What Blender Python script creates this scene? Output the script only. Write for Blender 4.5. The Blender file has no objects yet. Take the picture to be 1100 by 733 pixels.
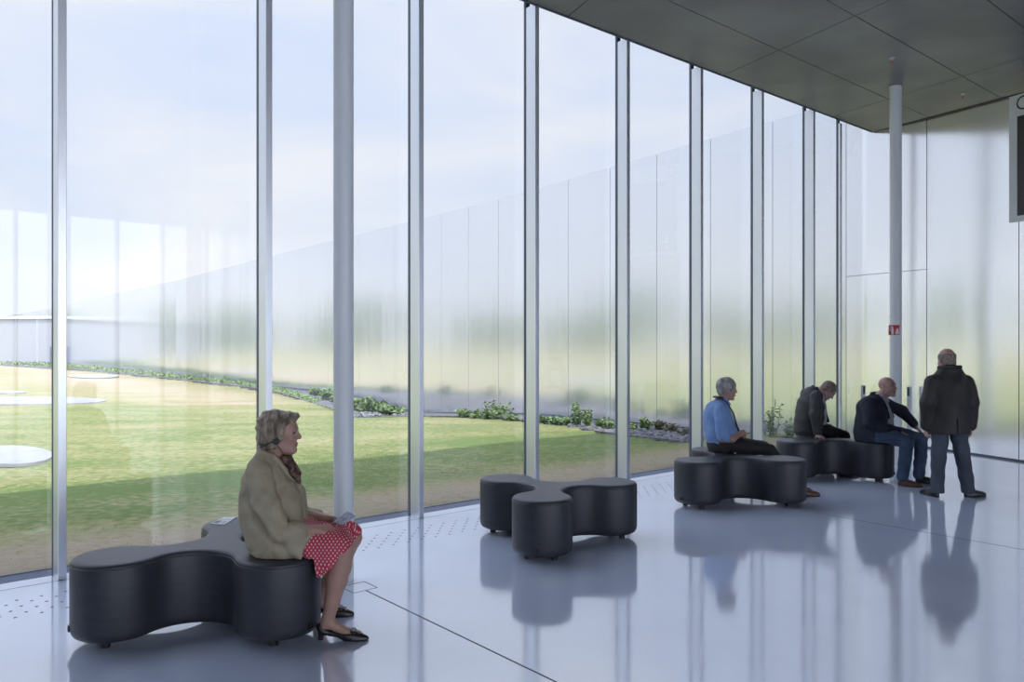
import bpy, bmesh, math, random
import numpy as np
from mathutils import Vector, Matrix

# ------------------------------------------------------------------ camera, sky, sun, exposure
F, CX, CY, EYE = 875.0, 550.0, 366.5, 1.75          # focal length in pixels of the 1100 x 733 frame, eye height
SC = bpy.context.scene
COL = SC.collection
cam_data = bpy.data.cameras.new('camera')
cam_data.sensor_width = 36.0
cam_data.lens = F / 1100.0 * 36.0
cam_data.clip_end = 2000
cam = bpy.data.objects.new('camera', cam_data)
cam.location = (0, 0, EYE)
cam.rotation_euler = (math.radians(90), 0, 0)
COL.objects.link(cam)
SC.camera = cam
SC.view_settings.view_transform = 'Standard'
SC.view_settings.look = 'None'
SC.view_settings.gamma = 1.0
SC.view_settings.use_curve_mapping = False
SC.view_settings.exposure = 0.92
SC.cycles.use_denoising = True
SC.cycles.max_bounces = 10
SC.cycles.transparent_max_bounces = 16
SC.cycles.caustics_reflective = False
SC.cycles.caustics_refractive = False

SUN_STRENGTH = 2.75
SKY_STRENGTH = 0.80
GN = np.array([0.655, -0.756])                       # inward normal of the glass facade (plan)
GD = np.array([0.7556, 0.6551])                      # along the facade, away from the camera
sun_el = math.radians(53.0)
sun_vec = Vector((GN[0] * math.cos(sun_el), GN[1] * math.cos(sun_el), math.sin(sun_el)))
sun_data = bpy.data.lights.new('sun', 'SUN')
sun_data.energy = SUN_STRENGTH
sun_data.color = (1.0, 0.95, 0.86)
sun_data.angle = math.radians(0.6)
sun = bpy.data.objects.new('sun', sun_data)
sun.rotation_euler = sun_vec.to_track_quat('Z', 'Y').to_euler()
sun.location = (0, 0, 40)
COL.objects.link(sun)

world = bpy.data.worlds.new('sky')
SC.world = world
world.use_nodes = True
wt = world.node_tree
wt.nodes.clear()
def wn(t, **k):
    n = wt.nodes.new(t)
    for a, b in k.items(): setattr(n, a, b)
    return n
w_out = wn('ShaderNodeOutputWorld'); w_bg = wn('ShaderNodeBackground')
w_tc = wn('ShaderNodeTexCoord'); w_sep = wn('ShaderNodeSeparateXYZ')
w_ramp = wn('ShaderNodeValToRGB')
els = w_ramp.color_ramp.elements
els[0].position = 0.0; els[0].color = (0.56, 0.59, 0.65, 1)
els[1].position = 1.0; els[1].color = (1.6, 1.85, 2.5, 1)
e = els.new(0.12); e.color = (0.51, 0.565, 0.67, 1)
e = els.new(0.40); e.color = (0.47, 0.55, 0.73, 1)
e = els.new(0.56); e.color = (1.25, 1.42, 1.85, 1)
w_map = wn('ShaderNodeMapping'); w_map.inputs['Scale'].default_value = (1.3, 1.3, 5.0); w_map.inputs['Rotation'].default_value = (0.0, 0.45, 0.2)
w_noise = wn('ShaderNodeTexNoise'); w_noise.inputs['Scale'].default_value = 1.6; w_noise.inputs['Detail'].default_value = 5; w_noise.inputs['Distortion'].default_value = 0.6
w_cr = wn('ShaderNodeValToRGB'); w_cr.color_ramp.elements[0].position = 0.42; w_cr.color_ramp.elements[1].position = 0.72
w_mix = wn('ShaderNodeMix', data_type='RGBA'); w_mix.inputs[7].default_value = (0.64, 0.655, 0.69, 1)
w_mul = wn('ShaderNodeMath', operation='MULTIPLY'); w_mul.inputs[1].default_value = 0.95
wl = wt.links.new
wl(w_tc.outputs['Generated'], w_sep.inputs[0]); wl(w_sep.outputs['Z'], w_ramp.inputs[0])
wl(w_tc.outputs['Generated'], w_map.inputs[0]); wl(w_map.outputs[0], w_noise.inputs['Vector'])
wl(w_noise.outputs['Fac'], w_cr.inputs[0]); wl(w_cr.outputs[0], w_mul.inputs[0]); wl(w_mul.outputs[0], w_mix.inputs[0])
wl(w_ramp.outputs[0], w_mix.inputs[6]); wl(w_mix.outputs[2], w_bg.inputs[0])
# the sky is brighter on the sun's side, behind the hall
w_dot = wn('ShaderNodeVectorMath', operation='DOT_PRODUCT'); w_dot.inputs[1].default_value = (GN[0], GN[1], 0.15)
w_mr = wn('ShaderNodeMapRange'); w_mr.inputs['From Min'].default_value = 0.0; w_mr.inputs['From Max'].default_value = 1.0; w_mr.inputs['To Min'].default_value = SKY_STRENGTH; w_mr.inputs['To Max'].default_value = SKY_STRENGTH * 3.3
wl(w_tc.outputs['Generated'], w_dot.inputs[0]); wl(w_dot.outputs['Value'], w_mr.inputs['Value']); wl(w_mr.outputs[0], w_bg.inputs[1])
wl(w_bg.outputs[0], w_out.inputs[0])

# ------------------------------------------------------------------ helpers
def srgb(r, g, b):
    f = lambda c: (c / 255 / 12.92) if c / 255 <= 0.04045 else ((c / 255 + 0.055) / 1.055) ** 2.4
    return (f(r), f(g), f(b), 1)

def mat(name, color, rough=0.5, metal=0.0, spec=0.5, ior=1.5, noise=None, bump=None, coords='Object', sheen=0.0, aniso=0.0):
    """Principled material; noise = (colour2, scale, lo, hi, (sx,sy,sz)); bump = (scale, strength, distance, (sx,sy,sz))"""
    m = bpy.data.materials.new(name); m.use_nodes = True
    t = m.node_tree; p = t.nodes['Principled BSDF']
    p.inputs['Base Color'].default_value = color
    p.inputs['Roughness'].default_value = rough
    p.inputs['Metallic'].default_value = metal
    p.inputs['Specular IOR Level'].default_value = spec
    p.inputs['IOR'].default_value = ior
    if sheen: p.inputs['Sheen Weight'].default_value = sheen
    if aniso: p.inputs['Anisotropic'].default_value = aniso
    tc = t.nodes.new('ShaderNodeTexCoord')
    def nz(scale, sc3, detail=6):
        mp = t.nodes.new('ShaderNodeMapping'); mp.inputs['Scale'].default_value = sc3
        n = t.nodes.new('ShaderNodeTexNoise'); n.inputs['Scale'].default_value = scale; n.inputs['Detail'].default_value = detail
        t.links.new(tc.outputs[coords], mp.inputs[0]); t.links.new(mp.outputs[0], n.inputs['Vector'])
        return n
    if noise:
        c2, scale, lo, hi, sc3 = noise
        n = nz(scale, sc3)
        r = t.nodes.new('ShaderNodeValToRGB'); r.color_ramp.elements[0].position = lo; r.color_ramp.elements[1].position = hi
        r.color_ramp.elements[0].color = color; r.color_ramp.elements[1].color = c2
        t.links.new(n.outputs['Fac'], r.inputs[0]); t.links.new(r.outputs[0], p.inputs['Base Color'])
    if bump:
        scale, st, dist, sc3 = bump
        n = nz(scale, sc3, 3)
        b = t.nodes.new('ShaderNodeBump'); b.inputs['Strength'].default_value = st; b.inputs['Distance'].default_value = dist
        t.links.new(n.outputs['Fac'], b.inputs['Height']); t.links.new(b.outputs[0], p.inputs['Normal'])
    return m

def link(name, me, mats=None, parent=None, smooth=False):
    o = bpy.data.objects.new(name, me)
    for m in (mats if isinstance(mats, (list, tuple)) else [mats]):
        if m: me.materials.append(m)
    if smooth: me.polygons.foreach_set('use_smooth', [True] * len(me.polygons))
    COL.objects.link(o)
    if parent: o.parent = parent
    return o

def tag(o, label, cat, group=None, kind=None):
    o['label'] = label; o['category'] = cat
    if group: o['group'] = group
    if kind: o['kind'] = kind
    return o

def empty(name, loc=(0, 0, 0), rz=0.0):
    o = bpy.data.objects.new(name, None); o.location = loc; o.rotation_euler = (0, 0, rz); o.empty_display_size = 0.1
    COL.objects.link(o); return o

def mesh(name, V, Fc):
    me = bpy.data.meshes.new(name); me.from_pydata([tuple(map(float, v)) for v in V], [], [tuple(f) for f in Fc]); me.update(); return me

class MB:
    """collects simple shapes into one mesh"""
    def __init__(s): s.V = []; s.F = []; s.M = []
    def add(s, V, Fc, mi=0):
        o = len(s.V); s.V += [tuple(v) for v in V]; s.F += [tuple(i + o for i in f) for f in Fc]; s.M += [mi] * len(Fc)
    def prism(s, P, z0, z1, mi=0):
        """P: plan polygon; z0, z1: a number or one per corner"""
        n = len(P)
        z0 = [z0] * n if np.isscalar(z0) else list(z0); z1 = [z1] * n if np.isscalar(z1) else list(z1)
        a = sum(P[i][0] * P[(i + 1) % n][1] - P[(i + 1) % n][0] * P[i][1] for i in range(n))
        if a < 0: P = P[::-1]; z0 = z0[::-1]; z1 = z1[::-1]
        V = [(p[0], p[1], z) for p, z in zip(P, z0)] + [(p[0], p[1], z) for p, z in zip(P, z1)]
        Fc = [tuple(range(n))[::-1], tuple(range(n, 2 * n))] + [(i, (i + 1) % n, n + (i + 1) % n, n + i) for i in range(n)]
        s.add(V, Fc, mi)
    def box(s, x0, x1, y0, y1, z0, z1, mi=0): s.prism([(x0, y0), (x1, y0), (x1, y1), (x0, y1)], z0, z1, mi)
    def obox(s, c, u, hu, hv, z0, z1, mi=0):
        """box centred at plan point c, half-sizes hu along unit u and hv across"""
        c = np.array(c, float); u = np.array(u, float); v = np.array([-u[1], u[0]])
        s.prism([tuple(c - u * hu - v * hv), tuple(c + u * hu - v * hv), tuple(c + u * hu + v * hv), tuple(c - u * hu + v * hv)], z0, z1, mi)
    def cyl(s, c, r, z0, z1, n=24, r1=None, mi=0):
        r1 = r if r1 is None else r1
        a = [2 * math.pi * i / n for i in range(n)]
        V = [(c[0] + r * math.cos(t), c[1] + r * math.sin(t), z0) for t in a] + [(c[0] + r1 * math.cos(t), c[1] + r1 * math.sin(t), z1) for t in a]
        s.add(V, [tuple(range(n))[::-1], tuple(range(n, 2 * n))] + [(i, (i + 1) % n, n + (i + 1) % n, n + i) for i in range(n)], mi)
    def lathe(s, c, prof, n=32, mi=0):
        V = []; Fc = []
        for r, z in prof:
            for i in range(n):
                t = 2 * math.pi * i / n; V.append((c[0] + r * math.cos(t), c[1] + r * math.sin(t), z))
        for k in range(len(prof) - 1):
            for i in range(n):
                Fc.append((k * n + i, k * n + (i + 1) % n, (k + 1) * n + (i + 1) % n, (k + 1) * n + i))
        Fc.append(tuple(range(n))[::-1]); Fc.append(tuple(range((len(prof) - 1) * n, len(prof) * n)))
        s.add(V, Fc, mi)
    def tube(s, pts, r, n=8, mi=0):
        pts = [Vector(p) for p in pts]; rs = [r] * len(pts) if np.isscalar(r) else r
        V = []; Fc = []
        up = None
        for i, p in enumerate(pts):
            d = (pts[min(i + 1, len(pts) - 1)] - pts[max(i - 1, 0)]).normalized()
            if up is None:
                up = d.orthogonal().normalized()
            up = (up - d * up.dot(d)).normalized(); w = d.cross(up)
            for k in range(n):
                t = 2 * math.pi * k / n; V.append(tuple(p + (up * math.cos(t) + w * math.sin(t)) * rs[i]))
        for i in range(len(pts) - 1):
            for k in range(n):
                Fc.append((i * n + k, i * n + (k + 1) % n, (i + 1) * n + (k + 1) % n, (i + 1) * n + k))
        Fc.append(tuple(range(n))[::-1]); Fc.append(tuple(range((len(pts) - 1) * n, len(pts) * n)))
        s.add(V, Fc, mi)
    def build(s, name, mats, parent=None, smooth=False, bevel=0.0, auto=False):
        me = mesh(name, s.V, s.F)
        o = link(name, me, mats, parent, smooth)
        if any(s.M): me.polygons.foreach_set('material_index', s.M)
        if auto:
            me.polygons.foreach_set('use_smooth', [True] * len(me.polygons))
            me.set_sharp_from_angle(angle=math.radians(40))
        if bevel:
            b = o.modifiers.new('bevel', 'BEVEL'); b.width = bevel; b.segments = 2; b.limit_method = 'ANGLE'
        return o

def W(x, y, z=0.0):
    """plan point on the level z seen at photo pixel (x, y)"""
    Y = F * (EYE - z) / (y - CY)
    return np.array([(x - CX) / F * Y, Y])

# ------------------------------------------------------------------ plan of the place
G0 = np.array([-3.68, 5.856])                        # a point of the glass line
def gl(s, off=0.0): return G0 + GD * s + GN * off    # along the facade, off = towards the room
WALL = [(11.78, 0.30), (9.55, 6.12), (7.38, 11.74), (6.29, 14.57), (3.97, 18.2), (0.28, 24.2), (-3.93, 30.2), (-12.4, 42.0), (-24.1, 58.8), (-53.3, 97.5), (-78.0, 130.0), (-160.0, 226.0)]
CORNER = np.array([6.25, 14.46])
WDIR = np.array([-0.36, 0.933])                      # along the aluminium wall, away from the camera (inside)
WN = np.array([-0.933, -0.36])                       # its normal, into the room
S_END = 13.1; S_START = -11.0
def ceil_z(x, y):
    """underside of the slightly sloping ceiling"""
    d = np.array([x, y]) - CORNER
    b = np.linalg.solve(np.array([GD, WDIR]).T, d)   # metres along glass / along wall
    return 5.42 - 0.008 * b[0] + 0.034 * b[1] if b[1] > -14 else 5.42 - 0.008 * b[0] - 0.034 * 14
ROOF_TOP = 6.15

# ------------------------------------------------------------------ materials
M = {}
M['floor'] = mat('polished concrete', (0.66, 0.74, 0.93, 1), 0.085, ior=5.0, noise=((0.74, 0.82, 0.98, 1), 1.3, 0.3, 0.72, (1, 1, 1)))
def _floor_polish(m):
    """uneven polish, faint waviness and a few scuffs of the slab"""
    t = m.node_tree; p = t.nodes['Principled BSDF']; tc = t.nodes.new('ShaderNodeTexCoord'); ln = t.links.new
    n = t.nodes.new('ShaderNodeTexNoise'); n.inputs['Scale'].default_value = 2.2; n.inputs['Detail'].default_value = 7; ln(tc.outputs['Object'], n.inputs['Vector'])
    r = t.nodes.new('ShaderNodeMapRange'); r.inputs['From Min'].default_value = 0.3; r.inputs['From Max'].default_value = 0.7; r.inputs['To Min'].default_value = 0.055; r.inputs['To Max'].default_value = 0.135
    ln(n.outputs['Fac'], r.inputs['Value']); ln(r.outputs[0], p.inputs['Roughness'])
    w = t.nodes.new('ShaderNodeTexNoise'); w.inputs['Scale'].default_value = 3.0; w.inputs['Detail'].default_value = 2; ln(tc.outputs['Object'], w.inputs['Vector'])
    b = t.nodes.new('ShaderNodeBump'); b.inputs['Strength'].default_value = 0.10; b.inputs['Distance'].default_value = 0.004
    ln(w.outputs['Fac'], b.inputs['Height']); ln(b.outputs[0], p.inputs['Normal'])
_floor_polish(M['floor'])
M['joint'] = mat('joint filler', (0.05, 0.05, 0.06, 1), 0.6)
M['vent'] = mat('vent holes', (0.06, 0.06, 0.07, 1), 0.5)
M['grating'] = mat('steel grating', (0.13, 0.155, 0.22, 1), 0.5, 0.2)
M['fin'] = mat('anodised mullion', (0.80, 0.82, 0.86, 1), 0.33, 0.8)
M['gasket'] = mat('gasket', (0.13, 0.155, 0.21, 1), 0.5)
M['column'] = mat('painted column', (0.80, 0.83, 0.84, 1), 0.38, bump=(6, 0.02, 0.01, (1, 1, 1)))
M['ceiling'] = mat('ceiling panels', (0.185, 0.174, 0.188, 1), 0.45, 0.3, noise=((0.28, 0.265, 0.282, 1), 0.8, 0.38, 0.66, (1, 1, 1)))
M['void'] = mat('ceiling void', (0.03, 0.03, 0.03, 1), 0.8)
M['roof'] = mat('roof fascia', (0.62, 0.64, 0.67, 1), 0.4, 0.3)
M['pavilion'] = mat('pavilion panels', (0.34, 0.35, 0.38, 1), 0.4, 0.2)
M['steel'] = mat('brushed steel', (0.62, 0.64, 0.66, 1), 0.35, 0.4)
M['black'] = mat('black plastic', (0.02, 0.02, 0.022, 1), 0.4)
M['white'] = mat('white sheet', (0.78, 0.79, 0.80, 1), 0.5)
M['red'] = mat('sign red', srgb(205, 40, 50), 0.4)
M['path'] = mat('pale concrete pad', (0.62, 0.63, 0.62, 1), 0.7, noise=((0.52, 0.53, 0.52, 1), 2.0, 0.4, 0.7, (1, 1, 1)))  # paving of the added forecourt, kept bright for bounced fill light
M['pad'] = mat('lawn pad concrete', (0.25, 0.255, 0.265, 1), 0.7, noise=((0.21, 0.215, 0.22, 1), 2.0, 0.4, 0.7, (1, 1, 1)))
M['gravel'] = mat('dark gravel', (0.055, 0.055, 0.058, 1), 0.9, noise=((0.15, 0.15, 0.15, 1), 9.0, 0.4, 0.6, (1, 1, 1)), bump=(14, 0.8, 0.05, (1, 1, 1)))
M['stone'] = mat('grey stone', (0.06, 0.06, 0.065, 1), 0.85, noise=((0.17, 0.17, 0.175, 1), 6.0, 0.4, 0.6, (1, 1, 1)))
M['leaf'] = mat('weed leaf', (0.10, 0.165, 0.05, 1), 0.6, noise=((0.17, 0.24, 0.085, 1), 4.0, 0.35, 0.65, (1, 1, 1)))
M['dryleaf'] = mat('dry weed leaf', (0.17, 0.16, 0.09, 1), 0.7)
M['bark'] = mat('bark', (0.11, 0.085, 0.06, 1), 0.9)
M['treeleaf'] = mat('tree leaf', (0.07, 0.13, 0.05, 1), 0.7, noise=((0.11, 0.18, 0.07, 1), 0.5, 0.35, 0.65, (1, 1, 1)))

def alu_mat():
    """polished anodised aluminium: a soft mirror, blurred more across the height"""
    m = bpy.data.materials.new('polished aluminium'); m.use_nodes = True
    t = m.node_tree; p = t.nodes['Principled BSDF']
    p.inputs['Base Color'].default_value = (0.95, 0.955, 0.97, 1); p.inputs['Metallic'].default_value = 1.0
    p.inputs['Roughness'].default_value = 0.16
    tc = t.nodes.new('ShaderNodeTexCoord'); mp = t.nodes.new('ShaderNodeMapping'); mp.inputs['Scale'].default_value = (1, 1, 0.12)
    n = t.nodes.new('ShaderNodeTexNoise'); n.inputs['Scale'].default_value = 0.9; n.inputs['Detail'].default_value = 2
    b = t.nodes.new('ShaderNodeBump'); b.inputs['Strength'].default_value = 0.05; b.inputs['Distance'].default_value = 0.2
    t.links.new(tc.outputs['Object'], mp.inputs[0]); t.links.new(mp.outputs[0], n.inputs['Vector'])
    t.links.new(n.outputs['Fac'], b.inputs['Height']); t.links.new(b.outputs[0], p.inputs['Normal'])
    d = t.nodes.new('ShaderNodeBsdfDiffuse'); d.inputs[0].default_value = (0.62, 0.63, 0.66, 1)
    mx = t.nodes.new('ShaderNodeMixShader'); mx.inputs[0].default_value = 0.17
    out = t.nodes['Material Output']
    t.links.new(p.outputs[0], mx.inputs[1]); t.links.new(d.outputs[0], mx.inputs[2]); t.links.new(mx.outputs[0], out.inputs[0])
    return m
M['alu'] = alu_mat()

def glass_mat():
    m = bpy.data.materials.new('clear glazing'); m.use_nodes = True
    t = m.node_tree; t.nodes.clear()
    out = t.nodes.new('ShaderNodeOutputMaterial'); tr = t.nodes.new('ShaderNodeBsdfTransparent'); gs = t.nodes.new('ShaderNodeBsdfGlossy')
    fr = t.nodes.new('ShaderNodeFresnel'); fr.inputs['IOR'].default_value = 1.45; mx = t.nodes.new('ShaderNodeMixShader')
    tr.inputs[0].default_value = (0.985, 0.985, 0.98, 1); gs.inputs['Roughness'].default_value = 0.02; gs.inputs[0].default_value = (0.95, 0.97, 1, 1)
    ge = t.nodes.new('ShaderNodeNewGeometry'); io = t.nodes.new('ShaderNodeMapRange')   # the same reflectance on both faces of the pane
    io.inputs['To Min'].default_value = 1.45; io.inputs['To Max'].default_value = 1 / 1.45
    t.links.new(ge.outputs['Backfacing'], io.inputs['Value']); t.links.new(io.outputs[0], fr.inputs['IOR'])
    t.links.new(fr.outputs[0], mx.inputs[0]); t.links.new(tr.outputs[0], mx.inputs[1]); t.links.new(gs.outputs[0], mx.inputs[2]); t.links.new(mx.outputs[0], out.inputs[0])
    return m
M['glass'] = glass_mat()

def lawn_mat():
    """grass and dry straw by patches; the strip along the facade (world plan) is trodden dry"""
    m = bpy.data.materials.new('lawn'); m.use_nodes = True
    t = m.node_tree; p = t.nodes['Principled BSDF']; p.inputs['Roughness'].default_value = 0.9; p.inputs['Specular IOR Level'].default_value = 0.1
    at = t.nodes.new('ShaderNodeAttribute'); at.attribute_name = 'dry'
    tc = t.nodes.new('ShaderNodeTexCoord')
    mp = t.nodes.new('ShaderNodeMapping'); mp.inputs['Rotation'].default_value = (0, 0, -0.72); mp.inputs['Scale'].default_value = (0.45, 0.9, 1)
    n1 = t.nodes.new('ShaderNodeTexNoise'); n1.inputs['Scale'].default_value = 0.8; n1.inputs['Detail'].default_value = 8
    n2 = t.nodes.new('ShaderNodeTexNoise'); n2.inputs['Scale'].default_value = 9; n2.inputs['Detail'].default_value = 8
    t.links.new(tc.outputs['Object'], mp.inputs[0]); t.links.new(mp.outputs[0], n1.inputs['Vector']); t.links.new(tc.outputs['Object'], n2.inputs['Vector'])
    a1 = t.nodes.new('ShaderNodeMath'); a1.operation = 'MULTIPLY_ADD'; a1.inputs[1].default_value = 1.1; a1.inputs[2].default_value = -0.30
    t.links.new(n1.outputs['Fac'], a1.inputs[0])
    a3 = t.nodes.new('ShaderNodeMath'); a3.operation = 'MULTIPLY_ADD'; a3.inputs[1].default_value = 1.5; a3.inputs[2].default_value = -0.75
    t.links.new(n2.outputs['Fac'], a3.inputs[0])
    s1 = t.nodes.new('ShaderNodeMath'); s1.operation = 'ADD'; t.links.new(a1.outputs[0], s1.inputs[0]); t.links.new(a3.outputs[0], s1.inputs[1])
    s2 = t.nodes.new('ShaderNodeMath'); s2.operation = 'ADD'; s2.use_clamp = True; t.links.new(s1.outputs[0], s2.inputs[0]); t.links.new(at.outputs['Fac'], s2.inputs[1])
    r = t.nodes.new('ShaderNodeValToRGB')
    r.color_ramp.elements[0].position = 0.0; r.color_ramp.elements[0].color = (0.100, 0.138, 0.045, 1)
    r.color_ramp.elements[1].position = 1.0; r.color_ramp.elements[1].color = (0.30, 0.243, 0.172, 1)
    e = r.color_ramp.elements.new(0.45); e.color = (0.215, 0.206, 0.098, 1)
    t.links.new(s2.outputs[0], r.inputs[0]); t.links.new(r.outputs[0], p.inputs['Base Color'])
    b = t.nodes.new('ShaderNodeBump'); b.inputs['Strength'].default_value = 0.7; b.inputs['Distance'].default_value = 0.05
    t.links.new(n2.outputs['Fac'], b.inputs['Height']); t.links.new(b.outputs[0], p.inputs['Normal'])
    return m
M['lawn'] = lawn_mat()

# ------------------------------------------------------------------ the setting: floor, ceiling, walls
g_a = gl(S_START); g_b = CORNER
far_r = np.array([12.4, -1.35]); back_l = gl(S_START) + GN * 15.5
ROOM = [tuple(g_a), tuple(g_b), tuple(far_r), tuple(back_l)]
fl = MB(); fl.prism(ROOM, -0.30, 0.0)
tag(fl.build('floor', M['floor']), 'polished pale grey concrete floor of the hall', 'floor', kind='structure')

def strip(mb, a, b, w, z0, z1):
    a = np.array(a, float); b = np.array(b, float); u = (b - a) / np.linalg.norm(b - a)
    mb.obox((a + b) / 2, u, np.linalg.norm(b - a) / 2, w / 2, z0, z1)
COLUMN = np.array([-1.234, 5.966])
jt = MB()
pl = [np.array(q) for q in ((-1.076, 5.924), (-0.954, 5.777), (-1.098, 5.65), (-1.22, 5.797))]
jt_a = (pl[1] + pl[2]) / 2; jd = np.array([0.632, -0.775])
strip(jt, jt_a, jt_a + jd * 14, 0.012, -0.002, 0.0006)
q = W(985, 570.5); strip(jt, q - jd * 1.2, q + jd * 9, 0.010, -0.002, 0.0006)
tag(jt.build('trim_1', M['joint']), 'thin dark expansion joints running across the concrete floor', 'floor joint', kind='structure')
pt = MB()
for i in range(4): strip(pt, pl[i], pl[(i + 1) % 4], 0.007, -0.002, 0.0007)
tag(pt.build('trim_2', M['joint']), 'square floor plate outline at the foot of the near column', 'floor plate', kind='structure')
jl = MB(); strip(jl, gl(S_START, 0.178), gl(S_END - 0.3, 0.178), 0.006, -0.002, 0.0006)
tag(jl.build('trim_3', M['joint']), 'fine floor joint along the feet of the mullions', 'floor joint', kind='structure')
vt = MB()
for k in range(6):
    for i in range(-28, 90):
        c = gl(0.148 * i + 0.074 * (k % 2) + 0.02, 0.495 + 0.078 * k)
        vt.cyl(c, 0.0115, -0.004, 0.0006, 8)
tag(vt.build('trim_4', M['vent']), 'band of small round air holes drilled in the floor along the glass', 'floor vent', kind='structure')
gr = MB()
strip(gr, gl(S_START, -0.13), gl(S_END + 0.12, -0.13), 0.245, -0.06, -0.025)
n = int((S_END - S_START) / 0.016)
for i in range(n):
    s = S_START + i * 0.016
    gr.obox(gl(s, -0.13), GN, 0.118, 0.004, -0.025, -0.008)
for o_ in (-0.012, -0.247): strip(gr, gl(S_START, o_), gl(S_END + 0.1, o_), 0.012, -0.06, -0.002)
tag(gr.build('trim_5', M['grating']), 'narrow steel drainage grating along the outside of the glass', 'grating', kind='structure')

# ceiling: dark void slab, panels with open joints, roof above
def cbasis(a, b):                                    # a metres back from the wall along the glass, b along the wall from the glass
    return CORNER + GN * 0.0 - GD * a - WDIR * b
cv = MB(); P = ROOM
EDGE_IN = 0.19
edge0 = gl(S_START, EDGE_IN); edgeC = CORNER - WDIR * (EDGE_IN / (GN @ -WDIR))
CP = [tuple(edge0), tuple(edgeC), tuple(far_r), tuple(back_l)]
cv.prism(CP, [ceil_z(*p) + 0.035 for p in CP], ROOF_TOP)
out_edge = [tuple(gl(S_START, -0.05)), tuple(CORNER - GN * 0.05 ), tuple(edgeC), tuple(edge0)]
cv.prism(out_edge, [ceil_z(*p) + 0.16 for p in out_edge], ROOF_TOP)
tag(cv.build('roof', [M['void']]), 'dark roof void above the ceiling panels', 'roof', kind='structure')
def pix_ceiling(x, y):
    k = (x - CX) / F; Y = 12.0
    for _ in range(30): Y = (ceil_z(k * Y, Y) - EYE) * F / (CY - y)
    return np.array([k * Y, Y])
def ab(p): return np.linalg.solve(np.array([-GD, -WDIR]).T, p - CORNER)
b_edge = ab(edgeC)[1]
bB = np.mean([ab(pix_ceiling(*q))[1] for q in ((722, 3.6), (832.7, 51.5), (954.5, 105.5), (995.6, 125.5))])
bA = np.mean([ab(pix_ceiling(*q))[1] for q in ((889, 0.5), (923.6, 19.5), (1032.7, 83), (1078, 105.8))])
bC = np.mean([ab(pix_ceiling(*q))[1] for q in ((1062, 1), (1098, 28))])
a1 = np.mean([ab(pix_ceiling(*q))[0] for q in ((954.5, 105.5), (1032.7, 83.5))])
a2 = np.mean([ab(pix_ceiling(*q))[0] for q in ((832.7, 51.5), (923.6, 19.5))])
print('CEIL', b_edge, bB, bA, bC, a1, a2)
bs = [b_edge, bB, bA, bC] + [bC + (bC - bA) * i for i in range(1, 12)]
as_ = [0.0, a1, a2] + [a2 + (a2 - a1) * i for i in range(1, 10)]
cp = MB()
for i in range(len(as_) - 1):
    for j in range(len(bs) - 1):
        g = 0.006; a0, a_ = as_[i] + (g if i else 0.012), as_[i + 1] - g; b0, b_ = bs[j] + (g if j else 0.012), bs[j + 1] - g
        b_ = min(b_, 19.0)
        if b_ - b0 < 0.1: continue
        quad = [tuple(cbasis(a0, b0)), tuple(cbasis(a_, b0)), tuple(cbasis(a_, b_)), tuple(cbasis(a0, b_))]
        cp.prism(quad, [ceil_z(*p) for p in quad], [ceil_z(*p) + 0.04 for p in quad])
tag(cp.build('ceiling', M['ceiling']), 'grey metal panel ceiling with thin dark joints', 'ceiling', kind='structure')

et = MB(); strip(et, gl(S_START, EDGE_IN - 0.008), edgeC - GN * 0.008, 0.014, 5.2, 5.5)
for k_, v in enumerate(et.V): et.V[k_] = (v[0], v[1], ceil_z(v[0], v[1]) + (-0.012 if v[2] < 5.3 else 0.10))
tag(et.build('trim_6', M['gasket']), 'dark metal edge trim where the ceiling meets the glass', 'ceiling edge', kind='structure')

# aluminium wall: panels standing 8 mm proud of a dark core, so that the joints read as thin dark lines
def wall_pt(d):
    """point at d metres along the WALL polyline from its first point, with direction"""
    for i in range(len(WALL) - 1):
        a = np.array(WALL[i]); b = np.array(WALL[i + 1]); L = np.linalg.norm(b - a)
        if d <= L or i == len(WALL) - 2: return a + (b - a) / L * d, (b - a) / L
        d -= L
def smooth_wall(poly, n):
    P_ = np.array(poly); d = np.r_[0, np.cumsum(np.linalg.norm(np.diff(P_, axis=0), axis=1))]
    t = np.linspace(0, d[-1], n); X = np.interp(t, d, P_[:, 0]); Y = np.interp(t, d, P_[:, 1])
    return np.stack([X, Y], 1), d
# interior wall joints in the photo: x = 995.5 and 1094.5; corner at 928
def wall_at_x(x):
    k = (x - CX) / F
    for i in range(len(WALL) - 1):
        a = np.array(WALL[i]); b = np.array(WALL[i + 1])
        fa = a[0] - k * a[1]; fb = b[0] - k * b[1]
        if fa * fb <= 0 and fa != fb:
            t = fa / (fa - fb); return a + (b - a) * t
    return None
def outward(u): return np.array([u[1], -u[0]])       # away from the viewer's side
def wall_panel(mb, p, q, z0, z1, th=0.05, gap=0.006, gap2=None):
    u = (q - p) / np.linalg.norm(q - p); n_ = outward(u)
    if n_ @ p < 0 : n_ = n_
    p = p + u * gap; q = q - u * (gap if gap2 is None else gap2)
    mb.prism([tuple(p), tuple(q), tuple(q + n_ * th), tuple(p + n_ * th)], z0 if not np.isscalar(z0) else [z0] * 4, z1)
HT = 6.15
w_in = MB(); core = MB()
x995 = wall_at_x(995.5); x1094 = wall_at_x(1094.5)
base_gap = 0.03
pw = np.linalg.norm(x1094 - x995)
dirn = (np.array(WALL[2]) - np.array(WALL[3])); dirn /= np.linalg.norm(dirn)
ends = [CORNER, x995, x1094]
p = x1094
while p[1] > -3: 
    nx = p + (np.array(WALL[0]) - np.array(WALL[1])) / np.linalg.norm(np.array(WALL[0]) - np.array(WALL[1])) * pw if p[1] < 8 else p + (np.array(WALL[1]) - np.array(WALL[2])) / np.linalg.norm(np.array(WALL[1]) - np.array(WALL[2])) * pw
    ends.append(nx); p = nx
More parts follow.
